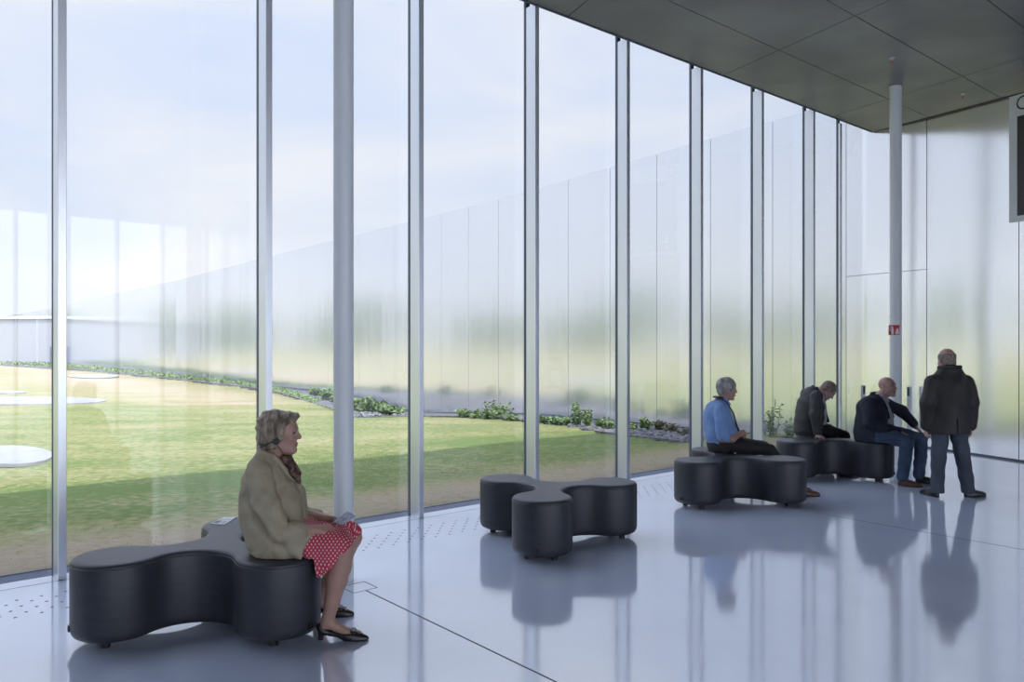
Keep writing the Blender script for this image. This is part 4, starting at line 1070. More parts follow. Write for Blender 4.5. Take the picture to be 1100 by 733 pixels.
    o.add(V, [(k * n + i, k * n + (i + 1) % n, (k + 1) * n + (i + 1) % n, (k + 1) * n + i) for k in range(3) for i in range(n)] + [tuple(range(n)), tuple(range(3 * n, 4 * n))[::-1]])
    o.tube([(0.012, -0.108, 1.145), (0.030, -0.085, 1.115), (0.045, -0.06, 1.075), (0.060, -0.045, 1.02), (0.085, -0.03, 0.96)], 0.0025, 6)
    o.tube([(0.006, -0.100, 1.17), (-0.03, -0.103, 1.15), (-0.085, -0.08, 1.125), (-0.122, 0.0, 1.115)], 0.004, 6)
    o.build('headphones', M['black'], root, auto=True)
    # jacket
    J = Field((-0.34, -0.36, 0.42), (0.42, 0.36, 1.16), 0.005)
    J.stack([(0.475, 0.005, 0, .165, .205), (0.55, -0.015, 0, .180, .205), (0.64, -0.030, 0, .188, .195), (0.75, -0.048, 0, .186, .180), (0.85, -0.058, 0, .170, .175), (0.94, -0.062, 0, .138, .190), (1.00, -0.066, 0, .112, .172), (1.045, -0.070, 0, .092, .125), (1.085, -0.062, 0, .064, .078)], 0.012)
    J.el((-0.095, 0, 0.90), (0.108, 0.160, 0.140), None, 0.05)
    for s in (-1, 1): J.el((0.060, 0.075 * s, 0.80), (0.085, 0.085, 0.15), roty(0.25), 0.05)
    for s in (-1, 1):
        J.chain([(-0.070, 0.165 * s, 0.985), (-0.025, 0.205 * s, 0.84), (0.070, 0.232 * s, 0.660)], [0.078, 0.073, 0.062], 0.006)
        J.rc((0.070, 0.230 * s, 0.658), (0.178, (0.195 if s < 0 else 0.17) * s, 0.654), 0.061, 0.049, 0.006)
        # jacket skirts over the thighs
        J.rc((0.02, 0.12 * s, 0.575), (0.30, 0.130 * s, 0.556), 0.112, 0.098, 0.03)
    J.put(lambda X, Y, Z: -((X - 0.272) * 0.864 - (Z - 0.665) * 0.502) + 0 * Y, (.1, -.4, .40), (.45, .4, .70), 0.006, sub=True)   # slanting front hem
    # front opening with lapels and collar
    J.put(lambda X, Y, Z: np.maximum(np.abs(Y) - np.interp(Z, [.5, .8, 1.0, 1.08], [.030, .016, .035, .055]), np.interp(Z, [.5, .7, .85, 1.0, 1.1], [.09, .09, .085, .03, -.02]) - X), (-0.03, -.07, .6), (.3, .07, 1.1), 0.006, sub=True)
    J.chain([(-0.108, 0, 1.105), (-0.080, -0.062, 1.092), (-0.015, -0.074, 1.058), (0.055, -0.052, 0.985), (0.090, -0.034, 0.92)], [0.013, 0.014, 0.015, 0.015, 0.010], 0.006)
    J.chain([(-0.108, 0, 1.105), (-0.080, 0.062, 1.092), (-0.015, 0.074, 1.058), (0.055, 0.052, 0.985), (0.090, 0.034, 0.92)], [0.013, 0.014, 0.015, 0.015, 0.010], 0.006)
    J.box((0.12, -0.222, 0.575), (0.062, 0.008, 0.012), roty(0.12), 0.004, 0.006)                    # pocket flap
    J.fold(lambda X, Y, Z: np.sin(34 * (Z + 0.9 * X) + 2.2 * np.sin(15 * X + 9 * Z) + 6 * Y) * 0.6 + 0.5 * np.sin(55 * (X * .9 - Z * .35) + 2 * np.sin(18 * Z) + 11 * Y), 0.0085)
    J.rc((-0.05, -0.30, 0.99), (0.10, -0.30, 0.60), 0.004, 0.004, 0.004, sub=True)
    J.put(lambda X, Y, Z: Z + 0 * X + 0 * Y - np.where(X < 0.21, 0.495, 0.495 - 0.0), (-.4, -.4, .40), (.255, .4, .495), 0.004, sub=True)   # rests on the seat
    jo = field_obj('jacket', J, M['linen'], root, relax=1)
    bt = MB()
    for z in (0.70, 0.80): bt.lathe((0, 0), [(0.009, z - 0.002), (0.010, z), (0.008, z + 0.003)], 12)
    C = Field((-0.03, -0.09, 0.88), (0.16, 0.09, 1.09), 0.005)
    C.chain([(0.045, -0.05, 1.055), (0.072, -0.030, 1.00), (0.100, -0.008, 0.955), (0.118, 0.0, 0.905)], [0.020, 0.024, 0.026, 0.014], 0.01)
    C.chain([(0.045, 0.05, 1.055), (0.072, 0.030, 1.00), (0.100, 0.008, 0.955)], [0.020, 0.024, 0.026], 0.01)
    C.fold(wob(70, 60, 80), 0.004)
    field_obj('scarf', C, M['scarf'], root)
    # skirt
    K = Field((-0.10, -0.30, 0.30), (0.52, 0.32, 0.70), 0.005)
    for s in (-1, 1):
        K.rc((0.02, 0.09 * s, 0.60), (0.385, (-0.115 if s < 0 else 0.145), 0.552), 0.098, 0.082, 0.03)
    K.rc((0.05, 0, 0.60), (0.37, 0.012, 0.575), 0.090, 0.070, 0.05)
    K.rc((0.245, -0.132, 0.50), (0.330, -0.128, 0.49), 0.066, 0.072, 0.03); K.rc((0.252, -0.145, 0.42), (0.30, -0.14, 0.44), 0.050, 0.052, 0.04); K.rc((0.30, 0.02, 0.49), (0.31, 0.16, 0.46), 0.08, 0.07, 0.04)
    K.fold(lambda X, Y, Z: np.sin(60 * (X * 0.8 + Z * 0.55) + 12 * Y + 1.5 * np.sin(20 * Z)), 0.005)
    # hem: a slanted cut below the knee and the seat edge
    hn = np.array([0.66, 0.0, -0.75]); hp0 = np.array([0.235, 0, 0.352])
    K.put(lambda X, Y, Z: -((X - hp0[0]) * hn[0] + (Z - hp0[2]) * hn[2]) + 0 * Y - 0.0, (-.2, -.4, .2), (.6, .4, .45), 0.003, sub=True) if False else None
    K.put(lambda X, Y, Z: (Z - np.interp(X, [0.0, 0.25, 0.266, 0.31, 0.46], [0.495, 0.495, 0.372, 0.395, 0.56])) + 0 * Y, (-.2, -.4, .2), (.6, .4, .56), 0.004, sub=True)
    field_obj('skirt', K, M['dots'], root, attr=lambda V: np.stack([V[:, 0] + 0.25 * (V[:, 2] < 0), np.arctan2(-V[:, 1] - 0.02, V[:, 2] - 0.50) * 0.13 - 0.25 * np.clip(0.47 - V[:, 2], 0, 1), 0 * V[:, 0]], 1))
    # court shoes with a low heel and a bow
    def pump(ank, yaw):
        S = Field((-0.04, -0.06, 0.0), (0.30, 0.06, 0.12), 0.0035)
        S.stack([(0.0, 0.19, 0, .090, .036), (0.012, 0.185, 0, .094, .038), (0.026, 0.175, 0, .092, .037), (0.042, 0.16, 0, .075, .034)], 0.006)
        S.rc((0.012, 0, 0.055), (0.13, 0, 0.020), 0.026, 0.026, 0.01); S.rc((0.0, 0, 0.075), (0.02, 0, 0.05), 0.026, 0.028, 0.01); S.rc((0.23, 0, 0.017), (0.270, 0, 0.012), 0.022, 0.012, 0.015)
        S.box((0.004, 0, 0.026), (0.016, 0.016, 0.028), None, 0.006, 0.004)
        S.rc((0.075, 0, 0.0), (0.095, 0, 0.0), 0.022, 0.018, 0.01, sub=True) if False else None
        S.put(lambda X, Y, Z: Z + 0 * X + 0 * Y - np.interp(X, [-.1, .021, .024, .10, .15, .4], [0.0, 0.0, 0.030, 0.022, 0.0, 0.0]), (-.1, -.1, -.05), (.4, .1, .03), 0.003, sub=True)
        S.el((0.085, 0, 0.088), (0.105, 0.026, 0.048), roty(-0.25), 0.004, sub=True)
        sh = field_obj('shoe', S, M['shoeblack'], root); sh.location = ank; sh.rotation_euler = (0, 0, yaw)
        B = Field((0.15, -0.05, 0.02), (0.26, 0.05, 0.09), 0.003)
        for s in (-1, 1): B.el((0.195, 0.020 * s, 0.054), (0.016, 0.021, 0.009), rotz(0.25 * s) @ roty(-0.3), 0.003)
        B.el((0.195, 0, 0.053), (0.010, 0.008, 0.010), None, 0.003); B.rc((0.20, 0.006, 0.052), (0.225, 0.018, 0.042), 0.006, 0.008, 0.003); B.rc((0.20, -0.006, 0.052), (0.225, -0.018, 0.042), 0.006, 0.008, 0.003)
        field_obj('bow', B, M['shoeblack'], sh)
    pump((0.272, -0.108, 0.0), -0.02); pump((0.105, 0.30, 0.0), 0.04)
    return root
woman()
# brochure held in both hands
br = MB()
c = Vector((-1.3942 + 0.397, 4.88 - 0.02, 0.690)); u = Vector((0.82, 0.0, 0.58)).normalized(); v = Vector((0.23, 0.88, -0.42)).normalized(); w_ = u.cross(v)
for k, (a, b) in enumerate(((-0.052, 0.0), (0.0, 0.052))):
    fold_ = 0.006 if k == 0 else 0.0
    Q = [c + u * a - v * 0.06, c + u * b - v * 0.06, c + u * b + v * 0.06, c + u * a + v * 0.06]
    br.add([tuple(q - w_ * 0.0012) for q in Q] + [tuple(q + w_ * 0.0012) for q in Q], [(3, 2, 1, 0), (4, 5, 6, 7), (0, 1, 5, 4), (1, 2, 6, 5), (2, 3, 7, 6), (3, 0, 4, 7)])
M['paper'] = mat('brochure paper', (0.55, 0.57, 0.62, 1), 0.5, noise=((0.30, 0.33, 0.40, 1), 40, 0.45, 0.6, (1, 1, 1)))
tag(br.build('brochure', M['paper']), 'small pale printed brochure held in the hands of the seated woman', 'brochure')

def cap_hair(root, hc, R, sc, m, bald=0.0, thick=0.010, wave=0.003, fringe=0.05):
    """short hair: a shell over the skull cut back at the face; bald > 0 leaves only sides and nape"""
    c = np.array(hc); lo = c - 0.17; hi = c + 0.19
    H = Field(lo, hi, 0.005); P = lambda *q: c + R @ (np.array(q) * sc)
    H.el(P(-0.014, 0, 0.045), ((0.098 + thick) * sc, (0.076 + thick) * sc, (0.086 + thick) * sc), R, 0.01)
    H.el(P(-0.055, 0, -0.02), (0.052 * sc, (0.062 + thick) * sc, 0.06 * sc), R, 0.02)
    H.fold(lambda X, Y, Z: np.sin(90 * X + 70 * Z + 3 * np.sin(40 * Y)) * .6 + .5 * np.sin(120 * Y - 80 * Z), wave)
    H.el(P(0.095, 0, -0.020), (0.075 * sc, 0.09 * sc, (0.088 - fringe * 0.2) * sc), R, 0.008, sub=True)
    H.el(P(-0.004, 0.085, -0.01), (0.024 * sc, 0.02 * sc, 0.036 * sc), R, 0.003, sub=True); H.el(P(-0.004, -0.085, -0.01), (0.024 * sc, 0.02 * sc, 0.036 * sc), R, 0.003, sub=True)
    if bald > 0: H.el(P(0.0, 0, 0.118), (0.135 * sc, 0.088 * sc, bald * sc), R @ roty(0.12), 0.004, sub=True)
    H.put(lambda X, Y, Z: (X - P(0, 0, -0.072)[0]) * R[0, 2] + (Y - P(0, 0, -0.072)[1]) * R[1, 2] + (Z - P(0, 0, -0.072)[2]) * R[2, 2], lo, hi, 0.003, sub=True)
    return field_obj('hair', H, m, root, relax=1)

# ---- man in the blue shirt (faces +X)
def man_blue():
    root = empty('person', (2.402, 9.30, 0)); tag(root, 'grey-haired seated man in a short-sleeved blue shirt and black trousers', 'person')
    hc = (0.052, 0, 1.192); R = frame((1, 0, -0.05))
    S = Field((-0.26, -0.32, 0.02), (0.95, 0.32, 1.36), 0.006)
    head(S, hc, R, 1.0, 1.05, 1.0)
    S.rc((-0.02, 0, 1.02), (0.025, 0, 1.12), 0.062, 0.060, 0.02)
    S.stack([(0.52, -0.02, 0, .12, .15), (0.70, -0.03, 0, .13, .15), (0.85, -0.04, 0, .11, .15), (0.98, -0.04, 0, .08, .14), (1.04, -0.03, 0, .05, .07)], 0.02)
    for s in (-1, 1):
        S.rc((-0.01, 0.09 * s, 0.58), (0.50, 0.10 * s, 0.525), 0.07, 0.05, 0.02); S.chain([(0.50, 0.10 * s, 0.525), (0.84, 0.11 * s, 0.10)], [0.05, 0.038], 0.02)
        S.chain([(-0.07, 0.185 * s, 0.98), (-0.055, 0.225 * s, 0.665)], [0.050, 0.045], 0.02)
        S.chain([(-0.055, 0.225 * s, 0.660), (0.06, 0.185 * s, 0.655), (0.175, 0.075 * s, 0.695)], [0.047, 0.044, 0.031], 0.015)
    hand(S, (0.178, -0.072, 0.697), (0.86, 0.45, 0.15), (-0.3, 0.85, -0.35), -1, 1.0, (0.9, 1.1, 0.6), 0.02, 0.25)
    hand(S, (0.178, 0.072, 0.690), (0.80, -0.55, 0.10), (-0.4, -0.8, -0.3), 1, 1.0, (0.8, 1.0, 0.6), 0.02, 0.25)
    field_obj('body', S, FACE('skin', 'hair_grey'), root, face_pick(hc, R))
    cap_hair(root, hc, R, 1.0, M['hair_grey'], 0, 0.016, 0.004, 0.1)
    J = Field((-0.26, -0.34, 0.55), (0.26, 0.34, 1.14), 0.006)
    J.stack([(0.585, -0.020, 0, .150, .185), (0.66, -0.018, 0, .175, .195), (0.74, -0.018, 0, .182, .195), (0.85, -0.040, 0, .165, .195), (0.94, -0.050, 0, .142, .195), (1.01, -0.048, 0, .108, .170), (1.05, -0.035, 0, .080, .115), (1.085, -0.018, 0, .066, .078)], 0.012)
    J.el((-0.10, 0, 0.93), (0.10, 0.155, 0.12), None, 0.04)
    for s in (-1, 1): J.chain([(-0.062, 0.178 * s, 0.985), (-0.058, 0.215 * s, 0.86), (-0.048, 0.230 * s, 0.675)], [0.070, 0.074, 0.078], 0.02)
    for s in (-1, 1): J.chain([(-0.055, 0.035 * s, 1.105), (0.02, 0.066 * s, 1.085), (0.075, 0.035 * s, 1.03)], [0.016, 0.016, 0.012], 0.006)
    J.fold(lambda X, Y, Z: np.sin(40 * (X + 0.25 * Z) + 2 * np.sin(12 * Z + 10 * Y)) * .6 + .5 * np.sin(30 * (Z - .8 * X) + 9 * Y), 0.0050)
    for s in (-1, 1): J.rc((-0.055, 0.230 * s, 0.655), (-0.045, 0.23 * s, 0.60), 0.062, 0.07, 0.004, sub=True)
    field_obj('shirt', J, M['blueshirt'], root)
    T = Field((-0.24, -0.28, 0.03), (0.95, 0.28, 0.68), 0.006)
    T.stack([(0.494, -0.02, 0, .135, .180), (0.56, -0.02, 0, .155, .19), (0.64, -0.02, 0, .150, .175)], 0.02)
    for s in (-1, 1):
        T.chain([(0.0, 0.095 * s, 0.575), (0.25, 0.10 * s, 0.552), (0.505, 0.105 * s, 0.522)], [0.090, 0.088, 0.070], 0.02)
        T.chain([(0.51, 0.105 * s, 0.515), (0.66, 0.108 * s, 0.33), (0.83, 0.11 * s, 0.12)], [0.068, 0.062, 0.055], 0.015)
    T.fold(wob(30, 24, 34), 0.004)
    T.put(lambda X, Y, Z: Z + 0 * X + 0 * Y - 0.4945, (-.3, -.3, .3), (.10, .3, .4945), 0.004, sub=True)
    field_obj('trousers', T, M['blackcloth'], root)
    bl = MB(); 
    for s in (-1, 1): shoe(root, 'shoe', (0.79, 0.115 * s, 0.0), 0.02 * s, 0.28, 0.046, M['shoebrown'])
    # camera strap round the neck
    st = Field((-0.16, -0.13, 0.68), (0.24, 0.13, 1.16), 0.005)
    st.rc((-0.065, -0.055, 1.108), (-0.02, -0.085, 1.10), 0.017, 0.017, 0.006)
    for s in (-1, 1): st.chain([(-0.095, 0.0, 1.112), (-0.05, 0.068 * s, 1.112), (0.035, 0.085 * s, 1.050), (0.105, 0.075 * s, 0.93), (0.150, 0.045 * s, 0.80), (0.190, 0.015 * s, 0.715)], [0.012, 0.013, 0.010, 0.010, 0.010, 0.008], 0.005)
    field_obj('camera_strap', st, M['black'], root)
    return root
man_blue()

# ---- hunched man in the dark jacket (faces +X)
def man_hunched():
    root = empty('person', (3.918, 10.85, 0)); tag(root, 'hunched seated man in a dark jacket looking down, one hand on the ottoman', 'person')
    R = frame((1, 0, 0)) @ roty(math.radians(-48)); hc = (0.285, 0, 1.085)
    S = Field((-0.2, -0.40, 0.02), (0.78, 0.36, 1.24), 0.006)
    head(S, hc, R, 1.0, 1.05, 1.05)
    S.rc((0.09, 0, 1.04), (0.235, 0, 1.085), 0.066, 0.062, 0.02)
    S.stack([(0.52, -0.01, 0, .11, .15), (0.70, 0.0, 0, .11, .15), (0.85, 0.03, 0, .11, .15), (0.98, 0.07, 0, .09, .14), (1.06, 0.10, 0, .05, .07)], 0.02)
    for s in (-1, 1):
        S.rc((0.0, 0.09 * s, 0.58), (0.46, 0.10 * s, 0.50), 0.07, 0.05, 0.02); S.chain([(0.46, 0.10 * s, 0.50), (0.50, 0.11 * s, 0.10)], [0.05, 0.038], 0.02)
    S.chain([(0.07, -0.19, 1.02), (0.03, -0.27, 0.78), (0.045, -0.275, 0.545)], [0.05, 0.044, 0.030], 0.02)
    hand(S, (0.045, -0.277, 0.530), (0.20, -0.85, -0.22), (0.05, -0.1, -1.0), -1, 1.0, (0.05, 0.12, 0.1), 0.14, 0.0)
    S.chain([(0.07, 0.19, 1.02), (0.10, 0.25, 0.78), (0.28, 0.16, 0.64)], [0.05, 0.044, 0.032], 0.02)
    hand(S, (0.285, 0.155, 0.635), (0.95, -0.2, -0.15), (0, 0, -1.0), 1, 1.0, (0.2, 0.3, 0.2), 0.08, 0.0)
    field_obj('body', S, FACE('skin_pink', 'hair_short'), root, face_pick(hc, R))
    cap_hair(root, hc, R, 1.0, M['hair_short'], 0.0, 0.006, 0.001, 0.05)
    sh = Field((-0.05, -0.20, 0.56), (0.36, 0.20, 1.10), 0.006)
    sh.stack([(0.58, 0.08, 0, .17, .15), (0.70, 0.10, 0, .165, .15), (0.85, 0.12, 0, .145, .14), (0.95, 0.135, 0, .115, .12), (1.03, 0.150, 0, .085, .085), (1.075, 0.150, 0, .072, .075)], 0.01)
    sh.fold(wob(40, 30, 40), 0.004)
    field_obj('shirt', sh, M['paleshirt'], root)
    J = Field((-0.24, -0.38, 0.46), (0.40, 0.38, 1.20), 0.006)
    J.stack([(0.495, 0.02, 0, .150, .19), (0.58, 0.04, 0, .190, .205), (0.70, 0.055, 0, .200, .205), (0.80, 0.060, 0, .190, .205), (0.90, 0.075, 0, .172, .205), (0.99, 0.080, 0, .150, .195), (1.06, 0.088, 0, .128, .160), (1.105, 0.094, 0, .104, .118), (1.14, 0.098, 0, .070, .075)], 0.012)
    J.el((-0.005, 0, 0.88), (0.105, 0.165, 0.14), None, 0.05)
    J.chain([(0.07, -0.185, 1.025), (0.03, -0.255, 0.80), (0.045, -0.275, 0.555)], [0.080, 0.074, 0.054], 0.03)
    J.chain([(0.07, 0.185, 1.025), (0.11, 0.245, 0.79), (0.26, 0.17, 0.65)], [0.080, 0.072, 0.056], 0.03)
    J.put(lambda X, Y, Z: np.maximum(np.abs(Y + 0.075) - np.interp(Z, [.55, .9, 1.1], [.085, .075, .085]), np.interp(Z, [.5, .7, .9, 1.0, 1.1], [.13, .13, .14, .13, .11]) - X), (0.05, -.25, .58), (.45, .1, 1.2), 0.006, sub=True)
    J.chain([(0.085, 0, 1.142), (0.115, -0.078, 1.122), (0.155, -0.100, 1.04), (0.165, -0.145, 0.93), (0.150, -0.168, 0.80)], [0.018, 0.018, 0.017, 0.014, 0.01], 0.008)
    J.chain([(0.085, 0, 1.142), (0.115, 0.075, 1.125), (0.175, 0.072, 1.05), (0.245, 0.045, 0.93), (0.27, 0.035, 0.80), (0.30, 0.03, 0.68)], [0.020, 0.021, 0.020, 0.02, 0.02, 0.02], 0.008)
    J.fold(lambda X, Y, Z: np.sin(42 * (Z + 0.7 * X) + 2 * np.sin(14 * X) + 8 * Y) * .6 + .5 * np.sin(30 * (X - .5 * Z) + 9 * Y), 0.004)
    J.put(lambda X, Y, Z: Z + 0 * X + 0 * Y - 0.4945, (-.3, -.4, .3), (.45, .4, .4945), 0.004, sub=True)
    field_obj('jacket', J, M['charcoal'], root)
    T = Field((-0.20, -0.28, 0.03), (0.66, 0.28, 0.68), 0.006)
    T.stack([(0.494, -0.0, 0, .13, .180), (0.56, 0.0, 0, .15, .19), (0.62, 0.0, 0, .14, .175)], 0.02)
    for s in (-1, 1):
        T.chain([(0.0, 0.095 * s, 0.575), (0.25, 0.10 * s, 0.555), (0.465, 0.105 * s, 0.500)], [0.085, 0.085, 0.068], 0.02)
        T.chain([(0.468, 0.105 * s, 0.495), (0.485, 0.108 * s, 0.33), (0.50, 0.11 * s, 0.12)], [0.066, 0.062, 0.055], 0.015)
    T.fold(wob(30, 24, 34), 0.004)
    T.put(lambda X, Y, Z: Z + 0 * X + 0 * Y - 0.4945, (-.3, -.3, .3), (.36, .3, .4945), 0.004, sub=True)
    field_obj('trousers', T, M['blackcloth'], root)
    for s in (-1, 1): shoe(root, 'shoe', (0.455, 0.115 * s, 0.0), 0.02 * s, 0.27, 0.046, M['shoeblack'])
man_hunched()

# ---- bald man in the navy jacket, half turned to the viewer
def man_navy():
    yaw = math.radians(-40)
    root = empty('person', (4.53, 10.25, 0), yaw); tag(root, 'bald seated man in a navy jacket and blue jeans looking up', 'person')
    # local forward (0.766, -0.643), left (0.643, 0.766)
    R = rotz(math.radians(-20)) @ frame((1, 0, 0)) @ roty(math.radians(9))
    hc = (0.165, 0.075, 1.165)
    S = Field((-0.28, -0.36, 0.02), (0.75, 0.50, 1.34), 0.006)
    head(S, hc, R, 1.03, 1.1, 1.1)
    S.rc((0.04, 0.02, 1.00), (0.135, 0.065, 1.10), 0.072, 0.068, 0.02)
    S.stack([(0.52, -0.02, 0, .14, .16), (0.70, 0.0, 0, .14, .16), (0.85, 0.02, 0, .12, .16), (0.98, 0.04, 0, .09, .14), (1.04, 0.05, 0, .05, .07)], 0.02)
    S.rc((0, -0.10, 0.58), (0.44, -0.145, 0.53), 0.07, 0.05, 0.02); S.chain([(0.44, -0.145, 0.53), (0.395, -0.185, 0.10)], [0.05, 0.038], 0.02)
    S.rc((0, 0.10, 0.58), (0.50, 0.275, 0.53), 0.07, 0.05, 0.02); S.chain([(0.50, 0.275, 0.53), (0.50, 0.15, 0.10)], [0.05, 0.038], 0.02)
    S.chain([(0.02, -0.19, 0.98), (0.06, -0.27, 0.73), (0.25, -0.12, 0.655), (0.33, -0.05, 0.63)], [0.05, 0.044, 0.038, 0.032], 0.02)
    hand(S, (0.335, -0.045, 0.628), (0.80, 0.35, -0.30), (0.0, 0.0, -1.0), -1, 1.0, (0.25, 0.35, 0.25), 0.06, 0.0) 
    S.chain([(0.05, 0.20, 0.98), (0.27, 0.36, 0.85), (0.42, 0.345, 0.675)], [0.05, 0.046, 0.033], 0.02)
    hand(S, (0.428, 0.342, 0.668), (0.62, -0.05, -0.62), (-0.55, -0.1, -0.7), 1, 1.05, (0.10, 0.25, 0.2), 0.12, 0.0)
    field_obj('body', S, FACE('skin_pink', 'hair_short'), root, face_pick(hc, R, 1.03))
    sh = Field((-0.1, -0.22, 0.56), (0.32, 0.22, 1.10), 0.006)
    sh.stack([(0.58, 0.05, 0.01, .185, .16), (0.68, 0.06, 0.01, .195, .16), (0.80, 0.06, 0.02, .180, .15), (0.90, 0.065, 0.02, .150, .13), (0.98, 0.07, 0.03, .112, .10), (1.045, 0.082, 0.04, .086, .088), (1.075, 0.085, 0.042, .078, .082)], 0.01)
    for s in (-1, 1): sh.chain([(0.03, 0.04 + 0.075 * s, 1.085), (0.13, 0.045 + 0.055 * s, 1.055), (0.175, 0.045 + 0.03 * s, 0.995)], [0.014, 0.014, 0.01], 0.005)
    sh.fold(wob(40, 30, 40), 0.004)
    field_obj('shirt', sh, M['paleshirt'], root)
    J = Field((-0.30, -0.40, 0.46), (0.50, 0.48, 1.18), 0.006)
    J.stack([(0.478, -0.02, 0, .18, .22), (0.58, 0.0, 0, .215, .235), (0.70, 0.01, 0, .220, .235), (0.80, 0.015, 0, .205, .230), (0.90, 0.020, 0, .180, .225), (0.98, 0.028, 0.005, .148, .205), (1.04, 0.040, 0.015, .108, .150), (1.085, 0.050, 0.025, .076, .092)], 0.012)
    J.el((-0.07, 0, 0.90), (0.11, 0.18, 0.14), None, 0.05)
    J.chain([(0.02, -0.195, 0.985), (0.05, -0.265, 0.745), (0.24, -0.135, 0.665), (0.315, -0.06, 0.645)], [0.084, 0.076, 0.062, 0.050], 0.03)
    J.chain([(0.045, 0.205, 0.985), (0.26, 0.355, 0.855), (0.405, 0.345, 0.705)], [0.082, 0.070, 0.052], 0.03)
    J.put(lambda X, Y, Z: np.maximum(np.abs(Y - np.interp(Z, [.6, 1.05], [.03, .04])) - np.interp(Z, [.55, .7, .9, 1.1], [.095, .085, .070, .085]), np.interp(Z, [.5, .7, .9, 1.0, 1.1], [.10, .10, .08, .06, .05]) - X), (0.02, -.2, .63), (.45, .25, 1.2), 0.006, sub=True)
    J.chain([(-0.015, 0.025, 1.085), (0.02, -0.058, 1.085), (0.115, -0.065, 1.03), (0.185, -0.058, 0.92), (0.22, -0.062, 0.80)], [0.020, 0.022, 0.021, 0.018, 0.01], 0.008)
    J.chain([(-0.015, 0.025, 1.085), (0.02, 0.108, 1.085), (0.115, 0.125, 1.03), (0.185, 0.122, 0.92), (0.22, 0.125, 0.80)], [0.020, 0.022, 0.021, 0.018, 0.01], 0.008)
    J.fold(lambda X, Y, Z: np.sin(38 * (Z + 0.6 * X) + 2 * np.sin(14 * X) + 8 * Y) * .6 + .5 * np.sin(28 * (X - .5 * Z) + 12 * Y), 0.005)
    J.put(lambda X, Y, Z: Z + 0 * X + 0 * Y - 0.4945, (-.4, -.4, .3), (.24, .4, .4945), 0.004, sub=True)
    field_obj('jacket', J, M['navy'], root)
    T = Field((-0.25, -0.34, 0.03), (0.68, 0.42, 0.68), 0.006)
    T.stack([(0.494, -0.0, 0, .15, .19), (0.56, 0.0, 0, .16, .20), (0.62, 0.0, 0, .15, .185)], 0.02)
    T.chain([(0.0, -0.11, 0.58), (0.25, -0.13, 0.572), (0.44, -0.145, 0.530)], [0.098, 0.098, 0.078], 0.02); T.chain([(0.445, -0.145, 0.52), (0.43, -0.165, 0.33), (0.405, -0.183, 0.10)], [0.076, 0.074, 0.068], 0.015)
    T.chain([(0.0, 0.11, 0.58), (0.25, 0.20, 0.572), (0.50, 0.275, 0.530)], [0.098, 0.098, 0.078], 0.02); T.chain([(0.505, 0.273, 0.52), (0.51, 0.215, 0.33), (0.505, 0.152, 0.10)], [0.076, 0.074, 0.068], 0.015)
    T.fold(wob(34, 28, 38), 0.005)
    T.put(lambda X, Y, Z: Z + 0 * X + 0 * Y - 0.4945, (-.3, -.4, .3), (.245, .4, .4945), 0.004, sub=True)
    T.put(lambda X, Y, Z: Z + 0 * X + 0 * Y - 0.05, (-.3, -.4, -.1), (.70, .5, .05), 0.002, sub=True)
    field_obj('jeans', T, M['denim'], root)
    shoe(root, 'shoe', (0.355, -0.19, 0.0), 0.0, 0.28, 0.05, M['shoebrown']); shoe(root, 'shoe', (0.465, 0.155, 0.0), 0.30, 0.28, 0.05, M['shoeblack'])
man_navy()

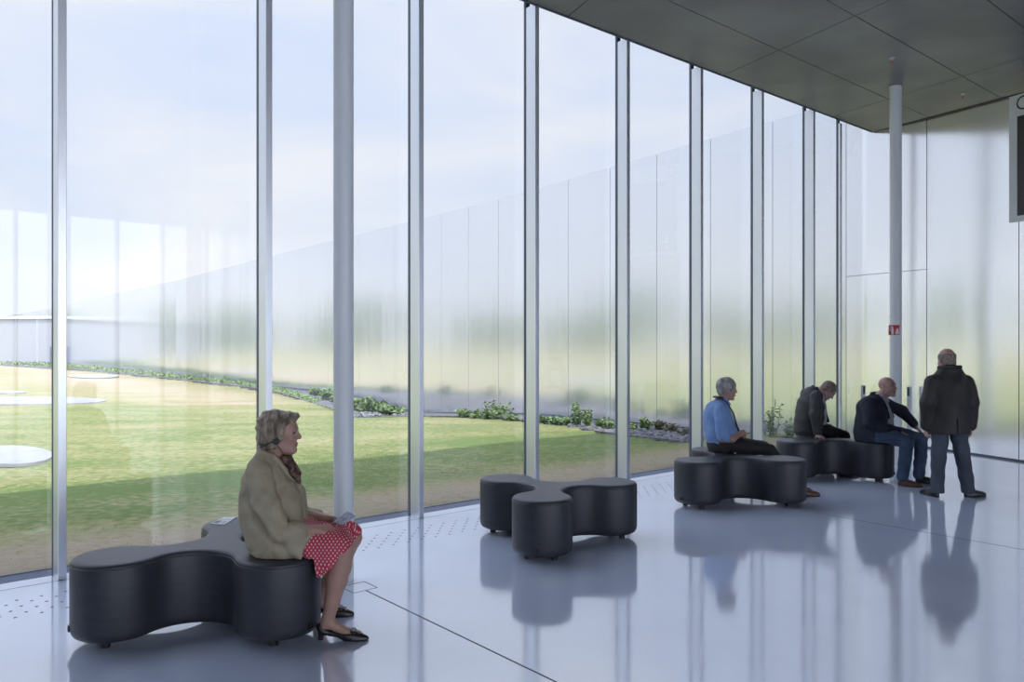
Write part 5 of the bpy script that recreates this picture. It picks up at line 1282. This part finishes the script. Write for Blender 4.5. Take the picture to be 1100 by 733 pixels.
# ---- standing man seen from behind
def man_standing():
    root = empty('person', (4.905, 9.14, 0), math.radians(90)); tag(root, 'standing balding man in a dark coat and slate trousers, seen from behind', 'person')
    R = frame((1, 0, 0)) @ roty(math.radians(-6)); hc = (0.035, 0.010, 1.525); sc = 1.06
    S = Field((-0.24, -0.40, 0.02), (0.30, 0.40, 1.70), 0.006)
    head(S, hc, R, sc, 1.0, 1.1)
    S.rc((-0.02, 0, 1.38), (0.012, 0, 1.47), 0.070, 0.066, 0.02)
    S.stack([(0.80, 0, 0, .11, .16), (1.0, 0, 0, .11, .16), (1.2, 0, 0, .11, .17), (1.33, 0, 0, .09, .15), (1.41, 0, 0, .05, .07)], 0.02)
    S.chain([(0, 0.10, 0.82), (0.0, 0.12, 0.45), (0.0, 0.135, 0.10)], [0.075, 0.055, 0.04], 0.02); S.chain([(0, -0.10, 0.82), (0, -0.15, 0.45), (-0.02, -0.205, 0.10)], [0.075, 0.055, 0.04], 0.02)
    for s in (-1, 1):
        S.chain([(0, 0.18 * s, 1.27), (-0.01, 0.255 * s, 1.04), (0.03, (0.262 if s < 0 else 0.235) * s, 0.79)], [0.05, 0.045, 0.031], 0.02)
        hand(S, (0.032, (0.262 if s < 0 else 0.233) * s, 0.775), (0.10, -0.05 * s, -1.0), (0.25, -1.0 * s, 0), -s, 1.0, (0.5, 0.7, 0.5), 0.03, 0.1)
    field_obj('body', S, FACE('skin_pink', 'hair_short'), root, face_pick(hc, R, sc))
    cap_hair(root, hc, R, sc, M['hair_short'], 0.080, 0.007, 0.001, 0.05)
    J = Field((-0.28, -0.42, 0.66), (0.30, 0.42, 1.52), 0.006)
    J.stack([(0.700, -0.005, 0.005, .170, .225), (0.80, -0.005, 0.005, .168, .225), (0.95, 0, 0, .160, .218), (1.10, 0, 0, .158, .222), (1.22, 0, 0, .150, .224), (1.30, 0, 0, .132, .212), (1.365, -0.005, 0, .112, .175), (1.42, -0.010, 0, .098, .135), (1.465, -0.010, 0, .088, .108)], 0.012)
    J.el((-0.05, 0, 1.20), (0.12, 0.19, 0.17), None, 0.05)
    for s in (-1, 1): J.chain([(-0.005, 0.188 * s, 1.285), (-0.015, 0.248 * s, 1.06), (0.022, (0.262 if s < 0 else 0.240) * s, 0.80)], [0.088, 0.076, 0.060], 0.03)
    J.chain([(0.07, -0.07, 1.45), (0.0, -0.112, 1.452), (-0.085, -0.075, 1.462), (-0.105, 0.0, 1.466), (-0.085, 0.075, 1.462), (0.0, 0.112, 1.452), (0.07, 0.07, 1.45)], [0.022] * 7, 0.012)
    J.fold(lambda X, Y, Z: np.sin(26 * Y + 3 * np.sin(5 * Z + 2 * X)) * .6 + .5 * np.sin(24 * Z + 16 * Y + 2 * np.sin(11 * Y)), 0.005)
    J.box((-0.19, 0.0, 0.78), (0.06, 0.003, 0.11), None, 0.001, 0.003, sub=True)                     # back vent
    for s in (-1, 1): J.rc((-0.17, 0.135 * s, 1.32), (-0.19, 0.115 * s, 0.72), 0.0035, 0.0035, 0.003, sub=True)   # seams
    J.put(lambda X, Y, Z: Z + 0 * X + 0 * Y - 0.715, (-.3, -.2, .6), (.3, .2, .715), 0.003, sub=True)
    field_obj('coat', J, M['olive'], root)
    T = Field((-0.22, -0.34, 0.03), (0.24, 0.30, 0.95), 0.006)
    T.stack([(0.74, 0, 0, .125, .175), (0.84, 0, 0, .13, .18), (0.92, 0, 0, .12, .17)], 0.02)
    T.chain([(0, 0.092, 0.80), (0.005, 0.115, 0.46), (0.005, 0.132, 0.07)], [0.100, 0.078, 0.070], 0.012); T.chain([(0, -0.092, 0.80), (0.0, -0.150, 0.46), (-0.02, -0.205, 0.07)], [0.100, 0.080, 0.072], 0.012)
    T.fold(lambda X, Y, Z: np.sin(38 * Z + 20 * Y + 2 * np.sin(14 * Y + 12 * X)) * .6 + .5 * np.sin(50 * Y + 18 * Z), 0.005)
    T.put(lambda X, Y, Z: Z + 0 * X + 0 * Y - 0.045, (-.3, -.4, -.1), (.30, .4, .045), 0.002, sub=True)
    field_obj('trousers', T, M['slate'], root)
    shoe(root, 'shoe', (-0.045, 0.14, 0.0), 0.25, 0.28, 0.05, M['shoeblack']); shoe(root, 'shoe', (0.0, -0.17, 0.0), math.radians(-78), 0.28, 0.05, M['shoeblack'])
man_standing()
